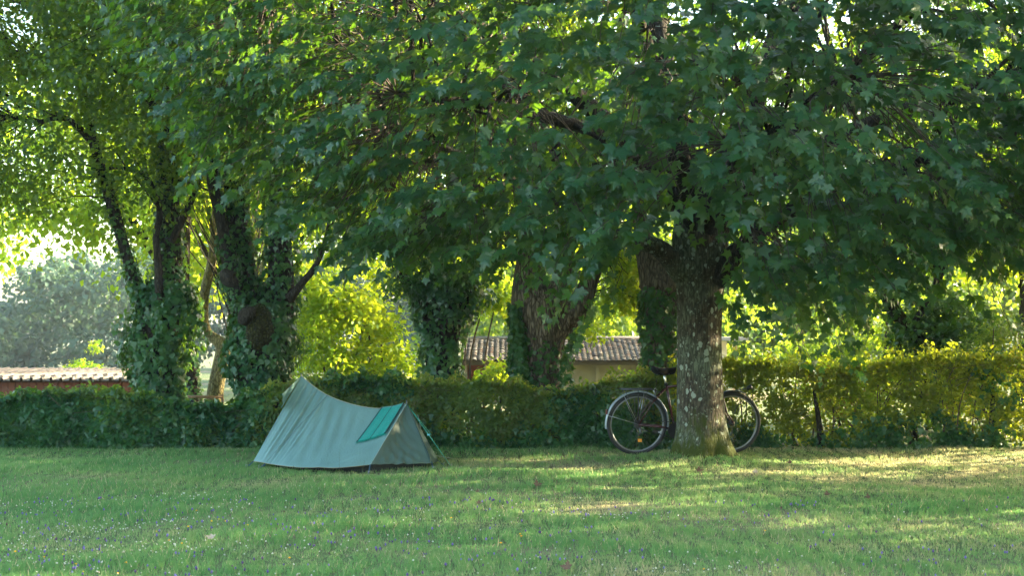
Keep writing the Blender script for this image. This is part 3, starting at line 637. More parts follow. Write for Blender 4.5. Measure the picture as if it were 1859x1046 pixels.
# ---------------------------------------------------------------- trunks and foliage
def trunk_mesh(keys, nseg=36, n=10, amp=.05, ridges=9, flare=None, seed=0):
    r_ = np.random.default_rng(seed); P = path(keys, n); ph = r_.random(24) * 6.28
    def fn(a, t, p):
        i = int(round(t * (len(P) - 1))); r = P[i, 3]
        w = amp * r * (np.sin(2*a + ph[0] + p[2]) + .7*np.sin(3*a + ph[1] - 1.3*p[2]) + .45*np.sin(ridges*a + ph[2] + 2.2*math.sin(p[2]*2+ph[3])) + .3*np.sin((ridges*2+1)*a + ph[4] + 3*math.sin(p[2]*3)))
        if flare: 
            k = math.exp(-max(0, p[2] - flare[1]) / flare[2]); w = w + flare[0] * k * (.7 + .35*np.sin(5*a + ph[5]) + .3*np.sin(3*a + ph[6]) + .2*np.sin(9*a + ph[7]))
        return w
    b = MB(); b.tube(P[:, :3], P[:, 3], nseg, fn=fn); return b, P
def ivy_on(name, paths, n, thick, size, parent, mat, zr=(0, 99), seed=1, lab=None):
    r_ = np.random.default_rng(seed); pos = []; nr = []
    allp = np.vstack([p[(p[:, 2] >= zr[0]) & (p[:, 2] <= zr[1])] for p in paths])
    i = r_.integers(0, len(allp), n); c = allp[i]; a = r_.random(n) * 2 * np.pi
    jz = (r_.random(n) - .5) * .14
    lump = .5 + .5*np.sin(c[:, 2]*4.1 + 2*np.sin(a*1.0+seed) + seed) * np.sin(2*a + seed*1.7 + c[:, 2]*1.9)
    lump = np.clip(lump + .25*np.sin(c[:, 2]*11 + a*3), 0, 1.2)
    th = thick(c[:, 2]) if callable(thick) else thick
    kp = (lump > .12) | (r_.random(n) < .35); c, a, jz, lump, P_ = c[kp], a[kp], jz[kp], lump[kp], None; n = len(c); th = th[kp] if np.ndim(th) else th
    rr = c[:, 3] * 1.02 + th * (.12 + lump * r_.random(n) ** .45)
    o = np.c_[np.cos(a), np.sin(a), 0*a]; P = c[:, :3] + o * rr[:, None] + np.c_[0*a, 0*a, jz]
    N = norm(o + np.array([0, 0, .45]) + r_.normal(size=(n, 3)) * .38)
    T = norm(np.array([0, 0, -1.0]) + r_.normal(size=(n, 3)) * .55 + o * .2)
    me = leaves_mesh(name, IVY_V, IVY_F, P, N, T, size * (.5 + 1.0 * r_.random(n)), np.clip(r_.random(n) * .75 + .3 * lump - .1, 0, .999))
    return obj(name, me, mat, parent, kind='stuff', label=lab)
def crown_points(ells, ncl, per, crad, seed, gap=.35, flat=.75):
    """clusters of leaves spread through ellipsoids, with gaps"""
    r_ = np.random.default_rng(seed); out = []; cen = []
    tot = sum(e[1][0]*e[1][1]*e[1][2] for e in ells)
    for c, r in ells:
        k = max(3, int(ncl * r[0]*r[1]*r[2] / tot)); d = norm(r_.normal(size=(k*2, 3)))
        q = np.array(c) + d * np.array(r) * (r_.random((k*2, 1)) ** .45)
        s = np.sin(q[:, 0]*1.9+seed)*np.sin(q[:, 1]*1.7+1)*np.sin(q[:, 2]*2.3+seed*2) + .5*np.sin(q[:, 0]*4.3)*np.sin(q[:, 2]*3.9+seed)
        q = q[s > -gap][:k]; cen.append(q)
    cen = np.vstack(cen); m = len(cen)
    cr = crad * (.6 + .8 * r_.random(m)); i = np.repeat(np.arange(m), per)
    d = norm(r_.normal(size=(len(i), 3))) * (r_.random((len(i), 1)) ** .5) * np.array([1, 1, flat])
    return cen, cen[i] + d * cr[i][:, None], norm(d + 1e-6)
def foliage(name, ells, ncl, per, crad, size, mat, parent, seed, tv=QD_V, tf=QD_F, cull=None, gap=.35, kind='stuff', **k):
    r_ = np.random.default_rng(seed + 99)
    cen, P, d = crown_points(ells, ncl, per, crad, seed, gap)
    if cull is not None:
        kp = cull(P); P = P[kp]; d = d[kp]
    n = len(P)
    N = norm(np.array([0, 0, .8]) + d * .5 + r_.normal(size=(n, 3)) * .55); T = norm(d + np.array([0, 0, -.35]) + r_.normal(size=(n, 3)) * .6)
    me = leaves_mesh(name, tv, tf, P, N, T, size * (.6 + .8 * r_.random(n)), r_.random(n)); o = obj(name, me, mat, parent, kind=kind, **k)
    return o, cen
def branches(cen, nodes, parent, mat, r0=.02, r1=.004, frac=.3, seed=0, name='twigs', n=4, sag=.1):
    r_ = np.random.default_rng(seed); b = MB(); sel = np.nonzero(r_.random(len(cen)) < frac)[0]
    for i in sel:
        c = cen[i]; d = np.linalg.norm(nodes[:, :3] - c, axis=1) + r_.random(len(nodes)) * 1.3; a = nodes[np.argmin(d)]
        l = np.linalg.norm(c - a[:3]); mid = (a[:3] + c) / 2 + r_.normal(size=3) * .09 * l + np.array([0, 0, sag * l])
        q = path([(*a[:3], min(r0, a[3]*.8)), (*mid, (r0*.5 + r1)*.6), (*c, r1)], 3); b.tube(q[:, :3], q[:, 3], n, caps=False)
    return b.build(name, mat, parent, True, kind='stuff')
def px_of(P): return CX + P[:, 0] / P[:, 1] * F, HY - (P[:, 2] - H) / P[:, 1] * F

def K(rows, Y, s=None):
    """trunk keys given as (px, py, width in px) at distance Y"""
    out = []
    for r in rows:
        y = Y + (r[3] if len(r) > 3 else 0); p = PX(r[0], r[1], y); out.append((p[0], p[1], p[2], r[2] / 2 / F * y))
    return out

# ---- the big maple
def maple():
    T = empty('maple_tree', (2.06, 15.5, float(gz(2.06, 15.5))), label='big leafy maple with a mossy lichen-spotted trunk, spreading over tent and bicycle', cat='tree')
    Y = 15.5
    b, tp = trunk_mesh([(2.07, Y, -.12, .285), (2.065, Y, .12, .285), (2.06, Y, .45, .262), (2.05, Y, .84, .252), (2.045, Y, 1.44, .246), (2.05, Y, 2.0, .27), (2.05, Y, 2.4, .31), (2.06, Y, 2.75, .27)], 56, 14, .022, 13, (.16, .02, .17), 3)
    b.build('trunk', M['bark_maple'], T, True)
    limbs = [
        [(1.86, 15.4, 2.05, .13), (1.56, 15.2, 2.33, .095), (1.14, 14.9, 2.42, .075), (.55, 14.5, 2.75, .055), (-.3, 14.0, 3.1, .035), (-1.2, 13.6, 3.4, .02)],
        [(2.2, 15.4, 2.0, .15), (2.48, 15.2, 2.35, .10), (3.0, 14.8, 2.75, .08), (3.9, 14.2, 3.1, .05), (5.0, 13.6, 3.4, .025)],
        [(2.0, 15.5, 2.5, .21), (1.86, 15.6, 3.3, .17), (1.65, 15.6, 4.4, .13), (1.5, 15.5, 6.0, .09), (1.4, 15.4, 8.5, .03)],
        [(2.15, 15.5, 2.5, .22), (2.35, 15.4, 3.2, .17), (2.75, 15.4, 4.3, .12), (3.3, 15.4, 6.0, .08), (3.8, 15.6, 8.2, .03)],
        [(2.0, 15.3, 2.6, .14), (1.75, 14.7, 3.2, .10), (1.4, 13.8, 3.9, .07), (1.1, 12.8, 4.5, .04), (.9, 11.9, 4.8, .02)],
        [(1.9, 15.5, 2.7, .14), (1.3, 15.3, 3.4, .11), (.3, 14.9, 4.2, .08), (-1.0, 14.6, 4.9, .05), (-2.6, 14.4, 5.4, .025)],
        [(2.25, 15.4, 2.7, .13), (2.8, 14.8, 3.4, .10), (3.5, 13.8, 4.2, .06), (4.2, 12.8, 4.8, .03)],
        [(2.25, 15.6, 2.8, .13), (3.2, 15.8, 3.4, .10), (4.6, 16.0, 4.0, .07), (6.4, 16.2, 4.6, .03)],
        [(2.0, 15.8, 2.7, .13), (1.2, 16.8, 3.5, .10), (.2, 17.9, 4.3, .06), (-.8, 18.8, 4.9, .03)],
        [(2.2, 15.8, 2.7, .13), (3.2, 17.0, 3.7, .09), (4.4, 18.4, 4.6, .04)],
        [(1.9, 15.3, 3.0, .09), (1.0, 14.4, 3.4, .07), (0.0, 13.2, 3.5, .05), (-1.0, 12.3, 3.5, .025)],
        [(2.1, 15.3, 2.5, .08), (2.15, 14.6, 2.9, .06), (2.2, 13.4, 3.2, .04), (2.3, 12.3, 3.2, .02)],
    ]
    nodes = []
    for i, l in enumerate(limbs):
        lb, lp = trunk_mesh(l, 12, 7, .04, 5, None, 20 + i); lb.build('limb', M['bark_dark'] if i else M['bark_maple'], T, True); nodes.append(lp[5:])
    nodes = np.vstack(nodes)
    r_ = np.random.default_rng(11)
    # secondary branches towards points inside the crown
    C = np.array([2.2, 15.3, 5.7]); RR = np.array([6.4, 5.0, 4.6])
    def inside(q): return np.linalg.norm((q - C) / RR, axis=1)
    bx = [-200, 250, 300, 380, 450, 560, 640, 760, 850, 920, 1000, 1060, 1150, 1200, 1225, 1305, 1330, 1400, 1470, 1560, 1620, 1700, 1800, 1860, 2400]
    by = [-400, 30, 150, 240, 325, 395, 450, 440, 465, 460, 480, 480, 425, 365, 355, 355, 460, 520, 545, 540, 480, 450, 460, 520, 580]
    def silhouette(P, slack=0):
        u, v = px_of(P); back = np.clip((P[:, 1] - 14.5) * 30, -20, 160)
        return v < np.interp(u, bx, by) - np.maximum(back, 0) * .8 + slack
    cand = norm(r_.normal(size=(12000, 3))) ; cand = C + cand * RR * (.55 + .3 * r_.random((12000, 1)))
    cand = cand[(cand[:, 2] > 2.3) & silhouette(cand, -45)][:560]
    sb = MB(); sec = []
    for c in cand:
        d = np.linalg.norm(nodes[:, :3] - c, axis=1); a = nodes[np.argmin(d + r_.random(len(d)) * .6)]; l = np.linalg.norm(c - a[:3])
        mid = (a[:3] * .5 + c * .5) + np.array([0, 0, .10 * l]) + r_.normal(size=3) * .07 * l
        q = path([(*a[:3], min(.035, a[3] * .7)), (*mid, .018), (*c, .007)], 5); sb.tube(q[:, :3], q[:, 3], 5, caps=False); sec.append(q[2:])
    sb.build('branches', M['bark_dark'], T, True, kind='stuff')
    nodes2 = np.vstack([nodes] + sec)
    # leafy shoots in the shell of the crown
    def shoots(n, lo, hi, zmax, zmin=1.7, front=False, hol=.78):
        d = norm(r_.normal(size=(n * 60, 3))); q = C + d * RR * (lo + (hi - lo) * r_.random((n * 60, 1)) ** .6)
        k = (q[:, 2] > zmin) & (q[:, 2] < zmax) & silhouette(q)
        if front: k &= q[:, 1] < 15.8
        # leave ragged holes through which the light shows
        h = np.sin(q[:, 0]*2.1+.5)*np.sin(q[:, 2]*2.9+1.1)*np.sin(q[:, 1]*1.4) + .6*np.sin(q[:, 0]*4.7+2)*np.sin(q[:, 2]*5.3)
        k &= h < hol
        return q[k][:n]
    A = shoots(1900, .72, 1.0, 5.2, front=True, hol=.5); B_ = shoots(850, .35, .75, 5.0); D = shoots(1300, .75, 1.0, 5.4); E = shoots(1300, .8, 1.0, 11, 5.2)
    hang = []   # shoots hanging below the crown edge
    for px, py, y in [(1440,600,14.2),(1460,640,14.3),(1500,610,14.5),(1545,625,14.2),(1350,505,13.2),(1385,480,13.1),(1410,500,13.0),(1360,530,13.3),(1590,560,13.8),(1640,510,14.0),(1700,525,14.2),(1760,545,14.4),(1825,590,13.6),(1840,620,13.5),(1430,560,14.0),(1480,575,14.1),(1530,590,14.3),
                      (1320,540,13.6),(1340,570,14.0),(990,500,14.2),(1030,510,14.3),(1060,470,14.0),(880,470,14.2),(760,480,13.8),(660,490,13.8),(620,455,13.6),(1110,470,14.4),(1150,430,14.2),(1040,545,14.3),(1075,550,14.2),(1100,525,14.3),(1012,535,14.4),(1130,500,14.4),(370,290,13.0),(350,150,12.8),(330,180,12.9),(420,310,13.0),(540,420,13.4),(560,390,13.2)]:
        hang.append(PX(px, py - 12, y))
    A = np.vstack([A, np.array(hang)])
    sh = np.vstack([A, B_, D, E]); lod = np.r_[np.zeros(len(A)), np.ones(len(B_) + len(D) + len(E))]
    pos, nr, tp_, sz, lv, rn = [], [], [], [], [], []; tb = MB(); pb = MB(); count = 0
    for i, p in enumerate(sh):
        out = norm((p - C) * np.array([1, 1, .55])); out = norm(out + r_.normal(size=3) * .25 + np.array([0, 0, -.12]))
        L = r_.uniform(.28, .5); side = norm(np.cross(out, np.array([0, 0, 1.0]))); upn = norm(np.cross(side, out)); shade = r_.random() 
        d = np.linalg.norm(nodes2[:, :3] - p, axis=1); a = nodes2[np.argmin(d + r_.random(len(d)) * .5)]; l = np.linalg.norm(p - a[:3])
        q = path([(*a[:3], .007), (*((a[:3] + p) / 2 + np.array([0, 0, .08 * l]) + r_.normal(size=3)*.04*l), .005), (*p, .0035), (*(p + out * L * .5 + np.array([0, 0, .01])), .003), (*(p + out * L), .0018)], 1)
        tb.tube(q[:, :3], q[:, 3], 3, caps=False)
        m = int(r_.integers(9, 15))
        for k in range(m):
            t = (k + .5) / m; s = (-1) ** k; base = p + out * L * (t * 1.05); lat = norm(side * s * (1.05 - t * .6) + out * (.35 + t) + upn * r_.normal() * .25)
            pet = r_.uniform(.04, .10); bp = base + lat * pet + np.array([0, 0, .01])
            tipd = lat + np.array([0, 0, -.38 - .25 * r_.random()]) + r_.normal(size=3) * .2
            nn = np.array([0, 0, .72]) + out * .55 + np.array([0, -.15, 0]) + r_.normal(size=3) * .3
            pos.append(bp); nr.append(nn); tp_.append(tipd); sz.append(r_.uniform(.06, .132) * (1 - .25 * (t > .85))); lv.append(1 if (lod[i] == 1 or bp[1] > 14.6) else 0); rn.append((shade * .6 + .4 * r_.random()))
            if lod[i] == 0 and count < 14000: pb.add(np.array([base, base + np.array([0, 0, .003]), bp]), [(0, 1, 2)]); count += 1
    tb.build('shoots', M['twig'], T, kind='stuff'); pb.build('petioles', plain('petiole', (.16,.17,.05), .6), T, kind='stuff')
    pos, nr, tp_, sz, lv, rn = map(np.array, (pos, nr, tp_, sz, lv, rn)); nr = norm(nr); tp_ = norm(tp_)
    # the 300 leaves that show largest become objects of their own
    u, v = px_of(pos); inf = (u > 10) & (u < 1849) & (v > 10) & (v < 1040) & (lv == 0)
    area = (sz / pos[:, 1]) ** 2 * np.abs((nr * norm(pos - np.array([0, 0, H]))).sum(1))
    cell = {}
    for i in np.nonzero(inf)[0][np.argsort(pos[inf][:, 1])]:
        key = (int(u[i] // 14), int(v[i] // 14))
        if key not in cell: cell[key] = i
    vis = np.array(list(cell.values())); best = vis[np.argsort(-area[vis])][:300]
    mask = np.ones(len(pos), bool); mask[best] = False
    me1 = leaves_mesh('leaf', MAPLE_V, MAPLE_F, np.zeros((1, 3)), np.array([[0, 0, 1.0]]), np.array([[0, 1.0, 0]]), np.array([1.0]), np.array([0.0])); me1.materials.append(M['maple'])
    from mathutils import Matrix
    inv = parent_matrix(T).inverted()
    for i in best:
        t_ = tp_[i]; n_ = nr[i] - t_ * nr[i].dot(t_); n_ /= np.linalg.norm(n_); s_ = np.cross(t_, n_); k = sz[i]
        mt = Matrix(((s_[0]*k, t_[0]*k, n_[0]*k, pos[i][0]), (s_[1]*k, t_[1]*k, n_[1]*k, pos[i][1]), (s_[2]*k, t_[2]*k, n_[2]*k, pos[i][2]), (0, 0, 0, 1)))
        o = bpy.data.objects.new('leaf', me1); COL.objects.link(o); o.parent = T; o.matrix_parent_inverse = inv; o.matrix_basis = mt
    a = mask & (lv == 0); obj('crown', leaves_mesh('crown', MAPLE_V, MAPLE_F, pos[a], nr[a], tp_[a], sz[a], rn[a], .75 + .4*rng.random(a.sum()), -.4 + 3.0*rng.random(a.sum())), M['maple'], T, kind='stuff')
    a = mask & (lv == 1); obj('crown', leaves_mesh('crown', MAPLE3_V, MAPLE3_F, pos[a], nr[a], tp_[a], sz[a] * 1.05, rn[a], None, -.4 + 3.0*rng.random(a.sum())), M['maple'], T, kind='stuff')
maple()

# ---- the ivy-clad trees behind the hedge
GB = 'ivy-grown trees in the row behind the hedge'
def tree(name, label, keys_list, ivys, ells, ncl, per, crad, lsize, lmat, seed, bark='bark_dark', tw=.35, cull=None, gap=.35, burl=None, group=GB, nseg=22, amp=.06, ridges=7):
    k0 = keys_list[0][0]; T = empty(name, (k0[0], k0[1], float(gz(k0[0], k0[1]))), label=label, cat='tree', group=group)
    paths = []
    for i, k in enumerate(keys_list):
        b, p = trunk_mesh(k, nseg if i == 0 else 12, 8, amp, ridges, None, seed * 10 + i); b.build('trunk' if i == 0 else 'limb', M[bark], T, True); paths.append(p)
    for j, (idx, n, th, sz, zr) in enumerate(ivys): ivy_on('ivy', [paths[q] for q in idx], n, th, sz, T, M['ivy'], zr, seed + j)
    if ells:
        o, cen = foliage('crown', ells, ncl, per, crad, lsize, M[lmat], T, seed, cull=cull, gap=gap)
        nodes = np.vstack([p[len(p)//3:] for p in paths[1:]] or [paths[0][-6:]]); branches(cen, nodes, T, M['bark_dark'], .014, .003, tw, seed, 'branches')
    return T, paths
zb = 0.0
YA = 18.2
tree('oak_tree', 'ivy-covered oak with forked trunks behind the hedge, leftmost of the row', [
    K([(292, 800, 84), (289, 720, 66), (286, 640, 66), (292, 570, 66), (303, 520, 56)], YA),
    K([(303, 530, 50), (310, 430, 38), (306, 330, 34), (303, 200, 30), (315, 60, 26), (330, -120, 18), (340, -350, 8)], YA),
    K([(285, 580, 30), (252, 540, 22), (232, 470, 20), (200, 360, 22), (170, 260, 18), (150, 170, 14), (90, 60, 12), (40, -60, 6)], YA - .1),
    K([(290, 560, 22), (288, 500, 14), (284, 430, 12), (290, 380, 12), (268, 325, 10), (225, 305, 8), (180, 308, 5)], YA - .3),
    K([(310, 440, 14), (340, 380, 12), (365, 320, 8), (390, 240, 5)], YA - .2),
    K([(305, 240, 22), (250, 150, 16), (190, 120, 12), (110, 115, 8), (20, 100, 4)], YA - .5),
    K([(170, 260, 14), (120, 215, 10), (60, 220, 6), (-20, 200, 4)], YA - .4),
    K([(312, 120, 18), (240, 60, 16), (200, -20, 10), (160, -150, 5)], YA - .8)],
    [((0,), 6200, lambda z: .20 + .20*np.exp(-((z-1.5)/.32)**2), .062, (-.1, 2.2)), ((1,), 2600, .10, .055, (1.8, 5.5)), ((2,), 700, .07, .05, (1.8, 3.6))],
    [((-5.2, 17.6, 5.2), (3.4, 2.6, 2.4)), ((-6.0, 17.2, 3.6), (1.9, 1.8, .9)), ((-4.6, 16.8, 7.0), (3.6, 2.6, 2.2)), ((-7.6, 17.0, 5.6), (2.0, 2.4, 2.4)), ((-6.2, 16.8, 3.1), (1.3, 1.2, .65)), ((-5.0, 16.9, 4.3), (2.2, 1.6, 1.2))],
    1150, 66, .38, .070, 'oak', 31, gap=.3)
tree('oak_tree', 'ivy-covered twin-stemmed oak with a bare mossy burl, just left of the tent', [
    K([(485, 830, 90), (480, 730, 78), (476, 660, 84), (478, 600, 90), (480, 555, 84)], YA - .2),
    K([(455, 580, 60), (440, 480, 44), (428, 380, 36), (420, 280, 34), (415, 160, 28), (420, 20, 22), (430, -200, 10)], YA - .1),
    K([(500, 580, 60), (510, 500, 46), (506, 400, 38), (500, 330, 32), (480, 180, 24), (470, 20, 18), (470, -250, 8)], YA - .2),
    K([(435, 540, 40), (418, 495, 28), (405, 420, 22), (388, 340, 22), (375, 250, 24), (330, 215, 22), (300, 150, 12), (250, 40, 6)], YA - .5),
    K([(525, 545, 20), (548, 515, 14), (572, 485, 12), (590, 440, 8), (600, 380, 5)], YA - .4)],
    [((0,), 5200, lambda z: .19 + .06*np.sin(z*7), .062, (-.1, 2.1)), ((1,), 2600, .12, .055, (1.7, 5)), ((2,), 2700, .13, .055, (1.6, 5)), ((3,), 500, .06, .05, (1.6, 2.6))],
    [((-2.6, 17.8, 5.0), (3.2, 2.4, 2.0)), ((-3.4, 18.0, 3.6), (1.6, 1.3, .8)), ((-2.4, 17.2, 7.0), (3.4, 2.6, 2.0)), ((-3.2, 17.0, 4.6), (1.6, 1.2, 1.2))],
    800, 66, .38, .070, 'oak', 47, gap=.3)
def burl():
    b = MB(); P = K([(462, 635, 22), (466, 618, 44), (470, 590, 50), (468, 566, 38), (462, 556, 14)], 17.62)
    q, p = trunk_mesh(P, 28, 8, .17, 5, None, 5); T = [o for o in bpy.data.objects if o.name == 'oak_tree.001'][0]
    q.build('burl', M['bark_moss'], T, True, label='bare mossy bulge on the ivied trunk')
    P = K([(440, 590, 14), (446, 575, 26), (455, 566, 22), (462, 560, 8)], 17.42); q, p = trunk_mesh(P, 14, 5, .1, 4, None, 6); q.build('burl', M['bark_dark'], T, True, label='dark sawn branch stub')
    P = K([(405, 490, 12), (414, 502, 28), (424, 508, 26), (430, 505, 10)], 17.3); q, p = trunk_mesh(P, 14, 5, .1, 4, None, 7); q.build('burl', M['bark_dark'], T, True, label='brown knob at the limb base')
burl()
tree('pollard_oak', 'squat pollard wholly smothered in dark ivy, behind the tent', [
    K([(805, 800, 60), (804, 720, 54), (803, 650, 56), (803, 590, 66), (805, 540, 84), (808, 505, 60)], 18.3),
    K([(780, 560, 30), (745, 520, 20), (715, 495, 10)], 18.2), K([(830, 560, 30), (855, 520, 20), (870, 470, 12)], 18.2)],
    [((0,), 4600, lambda z: .14 + .20*ss(1.2, 1.9, z), .06, (-.1, 2.1))],
    [((-.9, 18.2, 2.02), (.62, .5, .27)), ((-1.4, 18.1, 2.0), (.3, .3, .15)), ((-.8, 18.3, 2.7), (.9, .7, .5))], 190, 55, .24, .062, 'ivy', 53, gap=.6, tw=.1)
tree('pollard_oak', 'pollard oak with bare ridged grey-brown bark and ivy up its left side', [
    K([(985, 800, 78), (984, 710, 64), (982, 650, 72), (984, 600, 90), (982, 560, 98), (975, 530, 80)], 18.0),
    K([(968, 585, 84), (962, 535, 70), (962, 480, 54), (962, 430, 44), (950, 330, 24), (930, 200, 10)], 18.0),
    K([(1000, 600, 60), (1030, 575, 54), (1056, 545, 42), (1075, 500, 30), (1110, 420, 20), (1150, 300, 10)], 18.0),
    K([(1000, 580, 60), (1012, 535, 46), (1025, 480, 32), (1040, 360, 14)], 17.95)],
    [((0,), 900, .07, .055, (-.1, 1.3))], [((.9, 18.0, 3.6), (1.8, 1.4, 1.0)), ((.3, 18.3, 5.4), (3.0, 2.0, 1.6))], 170, 60, .4, .07, 'oak', 61, bark='bark_oak', gap=.3, nseg=44, amp=.05, ridges=12)
def side_ivy():
    D = [o for o in bpy.data.objects if o.name == 'pollard_oak.001'][0]
    o, cen = foliage('crown', [((1.2, 18.3, 1.95), (.55, .4, .36)), ((.95, 18.3, 1.45), (.22, .25, .16)), ((1.45, 18.5, 2.3), (.5, .4, .3))], 110, 45, .19, .068, M['hazel'], D, 107, label='sunlit yellow-green leaves hanging right of the trunk')
    branches(cen, np.array([[*PX(1062, 535, 18.0), .02], [*PX(1095, 450, 18.0), .02]]), D, M['bark_dark'], .01, .003, .3, 107, 'branches')
    T = [o for o in bpy.data.objects if o.name == 'pollard_oak.001'][0]
    P = np.array(path(K([(945, 760, 30), (945, 700, 26), (940, 650, 22), (938, 600, 14), (932, 560, 10)], 17.75), 8)); ivy_on('ivy', [P], 1300, .07, .058, T, M['ivy'], (-1, 9), 71)
    P = np.array(path(K([(1030, 700, 14), (1030, 650, 12), (1050, 600, 10)], 17.8), 8)); ivy_on('ivy', [P], 260, .06, .055, T, M['ivy'], (-1, 9), 72)
side_ivy()
tree('pollard_oak', 'stout ivied trunk with a bare pale top, seen just left of the maple trunk', [
    K([(1202, 800, 56), (1200, 700, 50), (1200, 620, 50), (1200, 560, 58), (1205, 520, 84), (1195, 490, 70), (1178, 468, 50)], 17.6),
    K([(1185, 500, 50), (1170, 450, 34), (1160, 380, 24), (1150, 250, 12)], 17.6), K([(1225, 510, 50), (1250, 450, 34), (1270, 380, 20)], 17.7)],
    [((0,), 3000, .13, .057, (-.1, 1.9))], [((1.8, 18.0, 3.8), (1.8, 1.4, 1.0)), ((2.4, 18.4, 5.2), (2.6, 1.8, 1.4))], 120, 60, .4, .07, 'oak', 67, bark='bark_oak', gap=.3, nseg=36)
tree('leaning_tree', 'thin tree leaning left over the right-hand hedge, ivy on its stem', [
    K([(1740, 700, 30), (1700, 655, 28), (1650, 600, 26), (1612, 545, 22), (1590, 490, 16), (1570, 400, 10)], 19.5), K([(1650, 600, 14), (1690, 540, 8), (1720, 480, 5)], 19.5)],
    [((0,), 700, .07, .055, (-.1, 3))], [((5.2, 19.5, 3.4), (1.8, 1.2, 1.0)), ((6.6, 20, 5.2), (3, 2, 1.8))], 170, 55, .4, .08, 'oak', 73, gap=.1)
# sunlit slender trunks further back
tree('slender_tree', 'sunlit yellow-barked trunk seen between the two ivied oaks', [
    K([(388, 760, 30), (390, 720, 28), (398, 670, 26), (404, 630, 26), (376, 600, 14), (370, 540, 18), (385, 470, 18), (392, 380, 14), (400, 250, 10), (410, 60, 6)], 21.5),
    K([(404, 640, 18), (425, 600, 12), (450, 560, 8)], 21.5)], [],
    [((-4.6, 21.5, 3.4), (1.4, 1.2, 1.0)), ((-4.4, 22, 5.6), (2.6, 1.8, 1.8))], 190, 55, .42, .085, 'hazel', 79, bark='bark_pale', gap=.2, group='sunlit trunks behind the row')
tree('slender_tree', 'sunlit trunk sheathed in bright ivy, between the leftmost oak and the yellow trunk', [
    K([(355, 760, 22), (350, 700, 22), (345, 640, 20), (335, 560, 16), (340, 400, 12), (345, 200, 8)], 21.2)],
    [((0,), 900, .045, .05, (-.1, 2.4))], [((-5.4, 21.6, 4.4), (2.0, 1.5, 1.3))], 90, 55, .42, .085, 'hazel', 83, gap=.2, group='sunlit trunks behind the row')

# ---- shrubs and background trees
def shrub(name, label, ells, ncl, per, crad, lsize, mat, seed, base, stems=7, gap=.4, cat='shrub', tv=QD_V, tf=QD_F, group=None, tw=.12):
    T = empty(name, (base[0], base[1], float(gz(base[0], base[1]))), label=label, cat=cat, group=group)
    o, cen = foliage('foliage', ells, ncl, per, crad, lsize, M[mat], T, seed, tv, tf, gap=gap)
    b = MB(); r_ = np.random.default_rng(seed); nodes = []
    for i in range(stems):
        c = cen[r_.integers(len(cen))]; s = np.array([base[0] + r_.normal()*.2, base[1] + r_.normal()*.15, float(gz(base[0], base[1])) - .05])
        q = path([(*s, .025), (*((s+c)/2 + r_.normal(size=3)*.12), .016), (*c, .006)], 6); b.tube(q[:, :3], q[:, 3], 5); nodes.append(q)
    b.build('stems', M['twig'], T, True, kind='stuff'); return T
shrub('hazel_bush', 'large sunlit yellow-green hazel bush behind the tent', [((-2.35, 20.3, 1.25), (.85, .7, 1.1)), ((-2.0, 20.4, .6), (1.0, .6, .7)), ((-2.9, 20.6, 1.9), (.6, .5, .7)), ((-1.6, 20.6, 1.9), (.5, .5, .5))], 260, 45, .26, .075, 'hazel', 101, (-2.3, 20.3), 12)
shrub('hazel_bush', 'sunlit bush between the ivy pollard and the bare-barked pollard', [((-.35, 20.8, 1.75), (.45, .5, .55)), ((-.2, 20.8, .9), (.4, .4, .5))], 90, 45, .2, .07, 'hazel', 103, (-.3, 20.8), 3)
shrub('dark_bush', 'dark glossy ivy-filled bush behind the right end of the hedge', [((5.9, 19.6, 1.35), (.75, .6, .75)), ((6.3, 19.6, .8), (.7, .6, .6))], 170, 50, .24, .07, 'ivy', 109, (5.9, 19.6), 6, gap=.6, tv=IVY_V, tf=IVY_F)
shrub('bramble_bush', 'pale sunlit bramble rising behind the hedge below the hanging maple shoots', [((4.7, 19.8, .9), (.9, .5, .65)), ((5.0, 19.6, .5), (1.1, .5, .5))], 150, 42, .2, .055, 'hazel', 113, (4.8, 19.8), 9)
shrub('bramble_bush', 'pale bramble sprawling over the hedge top left of the bicycle saddle', [((1.35, 17.5, .62), (.42, .25, .33)), ((1.0, 17.5, .5), (.4, .22, .25))], 60, 42, .15, .048, 'hazel', 119, (1.3, 17.5), 6)
shrub('bramble_bush', 'green bush at the far right, taller than the hedge', [((6.6, 18.6, 1.0), (.8, .5, .62)), ((5.9, 18.4, .7), (.5, .4, .35))], 170, 45, .2, .05, 'hedge_dark', 127, (6.6, 18.6), 9)
shrub('sapling', 'pale yellow sapling standing beyond the rusty shed roof', [((-9.4, 31.5, .35), (.5, .4, .45)), ((-9.2, 31.5, .9), (.14, .12, .3)), ((-8.8, 31.8, .2), (.6, .4, .25)), ((-10.3, 31.8, .05), (.6, .3, .2))], 70, 40, .18, .07, 'hazel', 131, (-9.4, 31.5), 6)
G2 = 'tall leafy trees standing beyond the hedge'
